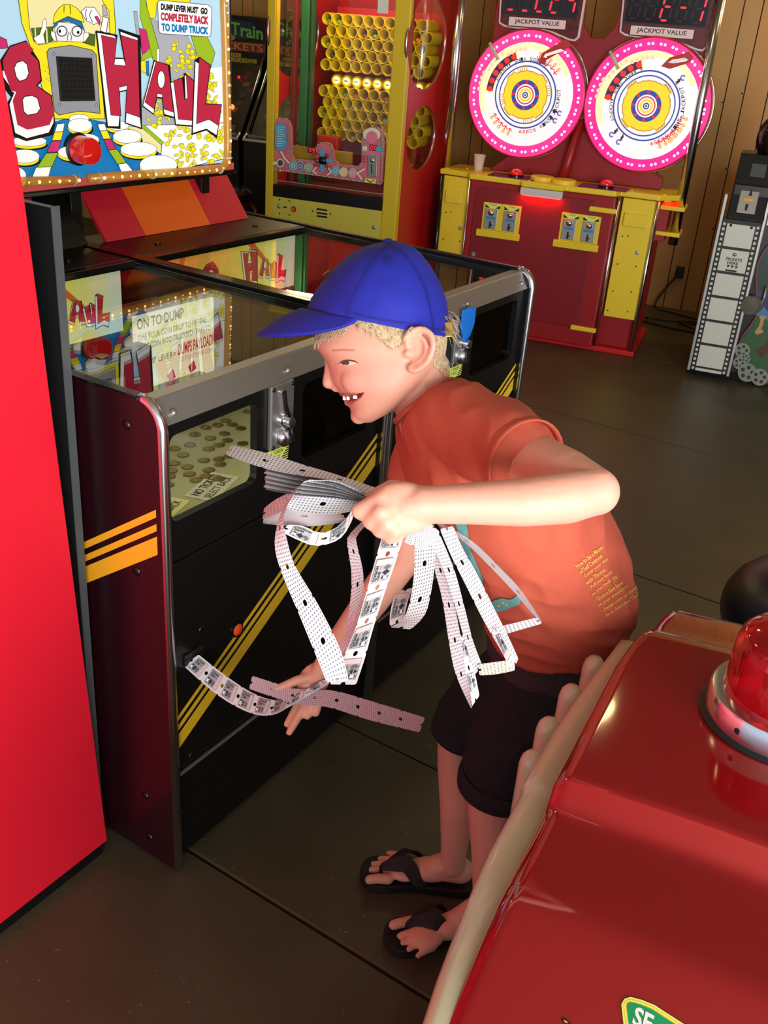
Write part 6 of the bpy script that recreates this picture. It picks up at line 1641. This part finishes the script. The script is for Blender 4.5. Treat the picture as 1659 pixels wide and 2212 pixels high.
# ---- flip-flops
RUB = mat('black_rubber', (18, 17, 18), 0.7, bump=0.2, bscale=500)
STRP = mat('dark_strap', (38, 28, 30), 0.75, bump=0.4, bscale=300)
for (h_, b_), sgn_, toe, post in ((FN, 1, (838, 2022), (878, 2012)), (FF, -1, (786, 1878), (822, 1888))):
    ff = empty('flip_flop', (0, 0, 0)); ff.parent = ps
    t_ = at_z(*toe, .02); h0 = Vector((h_.x, h_.y, 0)); tt = Vector((t_.x, t_.y, 0))
    ax_ = (tt - h0).normalized(); sd = Vector((-ax_.y, ax_.x, 0)); Ln = (tt - h0).length
    wl = [(-.032, .010), (-.028, .022), (-.005, .031), (.05, .031), (Ln*.5, .031), (Ln*.72, .040), (Ln*.88, .041), (Ln*.97, .033), (Ln*1.02, .018), (Ln*1.035, .004)]
    wl = bezier_smooth(wl, 3)
    pl = [h0 + ax_*q + sd*w_ for q, w_ in wl] + [h0 + ax_*q - sd*w_ for q, w_ in wl[::-1]]
    MB().prism([p + Vector((0, 0, .002)) - ps.location for p in pl], (0, 0, .020)).build('sole', RUB, ff, bevel=.003)
    po = at_z(*post, .03); po.z = .022
    for q_ in (-1, 1):
        end = h0.lerp(tt, .36) + sd*q_*.031; end.z = .026
        top_ = h0.lerp(tt, .56) + sd*q_*.020; top_.z = .068
        path = bezier_smooth([tuple(po + Vector((0, 0, .028))), tuple(po.lerp(top_, .5) + Vector((0, 0, .018))), tuple(top_), tuple(top_.lerp(end, .6) + sd*q_*.008), tuple(end)], 5)
        sb_ = MB(); rgs = []
        for i, p in enumerate(path):
            p = Vector(p); t2 = (Vector(path[min(i+1, len(path)-1)]) - Vector(path[max(i-1, 0)])).normalized()
            f = i/(len(path)-1); hw = .006 + .010*math.sin(pi*min(f*1.1, 1))
            wv = t2.cross(Vector((0, 0, 1)) + sd*q_*.8).normalized(); nv_ = wv.cross(t2).normalized()
            rgs.append([p + wv*hw*a_ + nv_*.0022*b_ - ps.location for a_, b_ in ((-1, -1), (1, -1), (1, 1), (-1, 1))])
        sb_.loft(rgs).build('strap', STRP, ff, bevel=.0008)
    MB().cyl(po - Vector((0, 0, .003)) - ps.location, po + Vector((0, 0, .030)) - ps.location, .004, 8).build('toe_post', RUB, ff)

# ------------------------------------------------------------------ ticket strips
PAPER = mat('ticket_paper', (226, 224, 226), 0.7)
def dots_mat(nm, base):
    m = bpy.data.materials.new(nm); m.use_nodes = True; nt = m.node_tree; b = nt.nodes['Principled BSDF']; b.inputs['Roughness'].default_value = .7
    uv = nt.nodes.new('ShaderNodeUVMap'); uv.uv_map = 'UVMap'
    mp = nt.nodes.new('ShaderNodeMapping'); mp.inputs['Scale'].default_value = (8, 10, 1)
    nt.links.new(uv.outputs[0], mp.inputs[0])
    fr_ = nt.nodes.new('ShaderNodeVectorMath'); fr_.operation = 'FRACTION'; nt.links.new(mp.outputs[0], fr_.inputs[0])
    ds = nt.nodes.new('ShaderNodeVectorMath'); ds.operation = 'DISTANCE'; ds.inputs[1].default_value = (.5, .5, 0); nt.links.new(fr_.outputs[0], ds.inputs[0])
    rp = nt.nodes.new('ShaderNodeMapRange'); rp.inputs[1].default_value = .20; rp.inputs[2].default_value = .30; nt.links.new(ds.outputs['Value'], rp.inputs[0])
    mx = nt.nodes.new('ShaderNodeMix'); mx.data_type = 'RGBA'; mx.inputs[6].default_value = lin((110, 112, 124)); mx.inputs[7].default_value = lin(base)
    nt.links.new(rp.outputs[0], mx.inputs[0]); nt.links.new(mx.outputs[2], b.inputs['Base Color'])
    return m
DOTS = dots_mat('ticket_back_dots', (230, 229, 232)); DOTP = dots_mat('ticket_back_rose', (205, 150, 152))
P_G, P_D, P_K, P_P, P_W = mat('print_pale_grey', (170, 170, 174), 0.7), mat('print_mid_grey', (104, 104, 108), 0.7), mat('print_dark', (40, 40, 44), 0.7), mat('print_rose', (224, 196, 192), 0.7), mat('print_white', (240, 240, 240), 0.7)
def ribbon(name, L, R, parent, front, back=DOTS, tick=.042, show=True, crop=True, label=None, curl=0.0):
    """paper ribbon between two edge lines; front = +1 when the printed side faces the camera"""
    cv = (lambda p: at(460 + p[0]*.434, 900 + p[1]*.434, p[2])) if crop else (lambda p: at(*p))
    Ls = [Vector(p) for p in bezier_smooth([tuple(cv(p)) for p in L], 6)]; Rs = [Vector(p) for p in bezier_smooth([tuple(cv(p)) for p in R], 6)]
    acc = [0.0]
    for i in range(1, len(Ls)): acc.append(acc[-1] + ((Ls[i] + Rs[i]) - (Ls[i-1] + Rs[i-1])).length/2)
    tot = acc[-1]; nt_ = max(1, round(tot/tick)); O_ = parent_o = ps.location if False else Vector((0, 0, 0))
    def mp(u, v, h=0.0):
        s_ = min(max(v/nt_*tot, 0), tot - 1e-7); i = 0
        lo, hi = 0, len(acc) - 2
        while lo < hi:
            m_ = (lo + hi + 1)//2
            if acc[m_] <= s_: lo = m_
            else: hi = m_ - 1
        i = lo; f = (s_ - acc[i])/(acc[i+1] - acc[i] or 1)
        l, r_ = Ls[i].lerp(Ls[i+1], f), Rs[i].lerp(Rs[i+1], f)
        tg = (Ls[i+1] + Rs[i+1] - Ls[i] - Rs[i]); n_ = (r_ - l).cross(tg)
        n_ = n_.normalized() if n_.length > 1e-12 else -FW
        mid = (l + r_)/2
        if n_.dot(mid - CAM) > 0: n_ = -n_                       # towards the viewer's side of the sheet
        return l.lerp(r_, u) + n_*h
    mb = MB(); uvs = []
    cells = []
    for k in range(nt_):
        ru, rv = .10, .085
        arc = [(.5 - ru*math.cos(pi*q/6), rv*math.sin(pi*q/6)) for q in range(7)]
        for flip in (0, 1):
            T = (lambda p: (p[0], k + (1 - p[1] if flip else p[1])))
            new = [[T(p) for p in [(.06, 0), (.36, 0), (.36, .12), (0, .12), (0, .05)]],
                   [T(p) for p in [(.64, 0), (.94, 0), (1, .05), (1, .12), (.64, .12)]],
                   [T(p) for p in [(.36, 0)] + arc[:4] + [(.5, .12), (.36, .12)]], [T(p) for p in arc[3:] + [(.64, 0), (.64, .12), (.5, .12)]]]
            cells += [c[::-1] for c in new] if flip else new
        for q in range(4):
            v0, v1 = k + .12 + .76*q/4, k + .12 + .76*(q+1)/4
            for u0, u1 in ((0, .36), (.36, .64), (.64, 1)): cells.append([(u0, v0), (u1, v0), (u1, v1), (u0, v1)])
    cache = {}
    def vid(u, v, side):
        key = (round(u, 4), round(v, 4), side)
        if key not in cache:
            cache[key] = len(mb.v); mb.v.append(tuple(mp(u, v, .00016*side)))
        return cache[key]
    for side in (1, -1):
        for c in (cells if side == 1 else [c[::-1] for c in cells]):
            mb.f.append([vid(u, v, side) for u, v in c]); mb.mi.append(0 if side == front else 1); uvs += c
    me = bpy.data.meshes.new(name); me.from_pydata(mb.v, [], mb.f); me.polygons.foreach_set('material_index', mb.mi)
    ul = me.uv_layers.new(name='UVMap')
    ul.data.foreach_set('uv', [x for c in uvs for x in c])
    me.materials.append(PAPER); me.materials.append(back); me.shade_smooth()
    o = mesh_obj(name, me, parent, label)
    if show:
        A = Art(lambda x, y, h: mp(x, y, (h + .0001)*front), 3e-5); A.h = .00025
        for k in range(nt_):
            B = lambda pts, m_: A.poly(m_, [(u, k + v) for u, v in pts])
            for q in range(4): B([(.10, .16 + .17*q), (.90, .16 + .17*q), (.90, .33 + .17*q), (.10, .33 + .17*q)], P_D)
            for q in range(4):
                v0, v1 = .175 + .65*q/4, .175 + .65*(q+1)/4
                B([(.115, v0), (.885, v0), (.885, v1), (.115, v1)], P_G if q < 3 else P_P)
            for q in range(5): B([(.14 + q*.14, .20), (.18 + q*.14, .20), (.32 + q*.10, .62), (.28 + q*.10, .62)], P_D if q % 2 else P_G)
            for q, m_ in enumerate((P_K, P_K, P_D)):
                cy = .26 + q*.15; B([(.52, cy), (.70, cy - .085), (.88, cy), (.70, cy + .085)], m_)
            A.text(P_W, '1', [(.64, k + .20), (.64, k + .31), (.80, k + .31), (.80, k + .20)], 0.04)
            A.text(P_K, 'ONE', [(.46, k + .22), (.46, k + .46), (.33, k + .46), (.33, k + .22)], 0.03)
            A.text(P_K, 'COUPON', [(.29, k + .20), (.29, k + .64), (.15, k + .64), (.15, k + .20)], 0.03)
        A.build('ticket_print', o if parent is None or parent.parent is None else parent)
    return o
def Z(pts, d0, d1=None):
    n_ = len(pts); d1 = d0 if d1 is None else d1
    return [(x, y, d0 + (d1 - d0)*i/max(n_-1, 1)) for i, (x, y) in enumerate(pts)]
def sthing(label, nm='ticket_strip'):
    return empty(nm, (0, 0, 0), 0, label, 'tickets', 'paper ticket strips in the hands')
T1 = sthing('long loop of white dotted tickets with a sharp fold at its lowest point')
ribbon('falling_length', [(740,395,1.09),(620,335,1.085),(520,322,1.075),(440,335,1.065),(370,420,1.055),(325,520,1.045),(308,640,1.035),(340,770,1.025),(440,1010,1.01),(530,1230,1.0),(566,1322,1.0)],
       [(760,380,1.06),(620,322,1.055),(520,316,1.045),(455,322,1.035),(388,408,1.03),(350,505,1.025),(370,620,1.022),(410,745,1.015),(520,930,1.0),(630,1150,.992),(676,1312,.99)], T1, -1, show=False)
ribbon('rising_length', [(580,1332,1.004),(640,1215,1.02),(700,1080,1.035),(748,930,1.045),(790,780,1.05),(838,610,1.06),(865,520,1.07)], [(712,1334,1.0),(755,1205,1.02),(800,1045,1.035),(850,890,1.045),(898,755,1.05),(945,610,1.06),(965,540,1.07)], T1, 1)
T2 = sthing('narrow curving dotted ticket strip inside the long loop')
ribbon('length', [(745,520,1.10),(690,575,1.095),(668,620,1.09),(690,780,1.085),(682,940,1.08),(655,1080,1.075),(622,1185,1.07)], [(760,540,1.08),(712,600,1.075),(718,645,1.075),(746,770,1.07),(748,890,1.065),(728,1010,1.06),(690,1150,1.055)], T2, -1, show=False)
T3 = sthing('short dotted ticket strip hooked upward below the fist')
ribbon('length', [(1010,560,1.09),(1005,650,1.09),(1000,800,1.085),(978,930,1.08),(945,1010,1.075),(882,1048,1.07)], [(1100,540,1.08),(1108,640,1.08),(1100,770,1.075),(1080,900,1.07),(1052,990,1.065),(985,1058,1.06)], T3, -1, show=False)
ribbon('hooked_end', [(880,1042,1.085),(882,980,1.095),(900,905,1.105),(925,868,1.115)], [(950,1012,1.08),(962,950,1.09),(975,900,1.10),(995,852,1.115)], T3, 1)
T4 = sthing('thick folded stack of tickets pointing toward the coin slot', 'folded_ticket_stack')
ribbon('top_ticket_layer', [(95,142,1.09),(280,185,1.09),(450,240,1.09),(620,290,1.09),(840,365,1.09)], [(62,188,1.052),(240,252,1.056),(400,288,1.06),(600,322,1.06),(770,400,1.065)], T4, -1, show=False)
for k in range(1, 10):
    j = (k*37) % 11
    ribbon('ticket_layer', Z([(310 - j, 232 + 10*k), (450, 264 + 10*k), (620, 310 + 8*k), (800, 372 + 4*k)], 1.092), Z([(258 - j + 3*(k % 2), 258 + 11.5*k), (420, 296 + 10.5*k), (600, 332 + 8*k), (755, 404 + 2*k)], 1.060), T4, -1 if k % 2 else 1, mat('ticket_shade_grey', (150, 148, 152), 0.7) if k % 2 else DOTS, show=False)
T5 = sthing('broad dotted ticket strip lying level under the folded stack')
ribbon('length', Z([(395,376),(520,380),(640,395),(745,408)], 1.075), Z([(345,452),(460,478),(590,486),(705,468)], 1.045), T5, -1, show=False)
T6 = sthing('rosy dotted folded tickets bunched below the level strip', 'folded_ticket_stack')
ribbon('rose_layer', Z([(398,372),(320,408),(255,455)], 1.10), Z([(420,440),(335,476),(247,512)], 1.085), T6, -1, DOTP, show=False)
for k in range(4):
    ribbon('ticket_layer', Z([(262 - 4*k, 490 + 8*k), (360, 458 + 9*k), (490, 470 + 8*k), (650, 490 + 5*k)], 1.098), Z([(250, 516 + 5*k), (370, 520 + 8*k), (500, 524 + 7*k), (660, 512 + 4*k)], 1.085), T6, 1, show=(k == 3))
T7 = sthing('printed ticket strip sagging in a shallow curve under the bunch')
ribbon('length', Z([(372,538),(450,545),(525,578),(600,560),(660,510),(700,450)], 1.07, 1.085), Z([(345,575),(420,612),(505,642),(590,628),(650,590),(695,510)], 1.062, 1.08), T7, 1)
T8 = sthing('dotted tickets folded to a long downward point beside the shirt')
ribbon('outer_length', Z([(1060,600),(1090,720),(1140,900),(1180,1150),(1212,1290),(1285,1452)], 1.10, 1.12), Z([(1110,590),(1150,720),(1195,900),(1238,1130),(1258,1270),(1292,1440)], 1.085, 1.105), T8, -1, show=False)
ribbon('inner_length', Z([(1220,1090),(1240,1200),(1258,1290),(1290,1440)], 1.10, 1.112), Z([(1256,1085),(1278,1180),(1302,1270),(1326,1388)], 1.098, 1.11), T8, 1)
T9 = sthing('dotted ticket strip with a squared-off turn at its lower end')
ribbon('length', Z([(1078,610),(1150,770),(1210,960),(1255,1120),(1305,1282)], 1.08, 1.10), Z([(1130,590),(1200,760),(1252,950),(1292,1110),(1340,1238)], 1.07, 1.09), T9, -1, show=False)
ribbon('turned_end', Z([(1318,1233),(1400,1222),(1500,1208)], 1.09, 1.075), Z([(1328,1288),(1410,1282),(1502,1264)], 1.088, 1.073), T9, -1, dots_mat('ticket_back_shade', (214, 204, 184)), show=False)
T10 = sthing('broad dotted ticket length crossing in front of the shirt')
ribbon('length', Z([(1130,560),(1185,690),(1250,820),(1340,1000),(1420,1140),(1492,1264)], 1.07, 1.06), Z([(1195,545),(1245,660),(1308,770),(1402,960),(1472,1100),(1520,1205)], 1.062, 1.052), T10, -1, show=False)
ribbon('folded_under', Z([(1390,1060),(1430,1150),(1478,1254)], 1.058, 1.055), Z([(1420,1050),(1455,1120),(1505,1200)], 1.05, 1.048), T10, 1)
T11 = sthing('thin outermost ticket strip turned edge-on, ending in a short level piece')
ribbon('edge_on_length', Z([(1100,525),(1200,588),(1290,658),(1400,768),(1510,885),(1612,1010)], 1.10), Z([(1118,520),(1218,574),(1312,638),(1424,748),(1536,868),(1638,1022)], 1.075), T11, 1, show=False)
ribbon('level_end', Z([(1425,1045),(1510,1025),(1612,1000)], 1.10, 1.09), Z([(1440,1087),(1525,1062),(1637,1030)], 1.095, 1.085), T11, -1, show=False)
T12 = sthing('fan of dotted ticket folds just under the fist', 'folded_ticket_stack')
for k in range(5):
    ribbon('ticket_layer', Z([(965 - 4*k, 585 + 9*k), (1010, 545 + 10*k), (1075, 525 + 8*k)], 1.062 + .003*k), Z([(1040, 628 + 10*k), (1075, 600 + 11*k), (1130, 575 + 10*k)], 1.058 + .003*k), T12, -1, show=False)
dsl = (PF.world(.078, 0.004, .500) - CAM).dot(FW)
T13 = sthing('printed ticket strip coming out of the coin pusher slot to the lower hand')
ribbon('length', [(429, 1414, dsl), (488, 1460, dsl - .02), (548, 1498, dsl - .05), (600, 1513, dsl - .08), (640, 1500, dsl - .10), (700, 1468, 1.745)], [(396, 1438, dsl - .004), (468, 1500, dsl - .03), (535, 1538, dsl - .06), (585, 1545, dsl - .09), (630, 1524, dsl - .11), (712, 1476, 1.74)], T13, 1, crop=False)
T14 = sthing('rosy dotted ticket strip held level across the lower hand')
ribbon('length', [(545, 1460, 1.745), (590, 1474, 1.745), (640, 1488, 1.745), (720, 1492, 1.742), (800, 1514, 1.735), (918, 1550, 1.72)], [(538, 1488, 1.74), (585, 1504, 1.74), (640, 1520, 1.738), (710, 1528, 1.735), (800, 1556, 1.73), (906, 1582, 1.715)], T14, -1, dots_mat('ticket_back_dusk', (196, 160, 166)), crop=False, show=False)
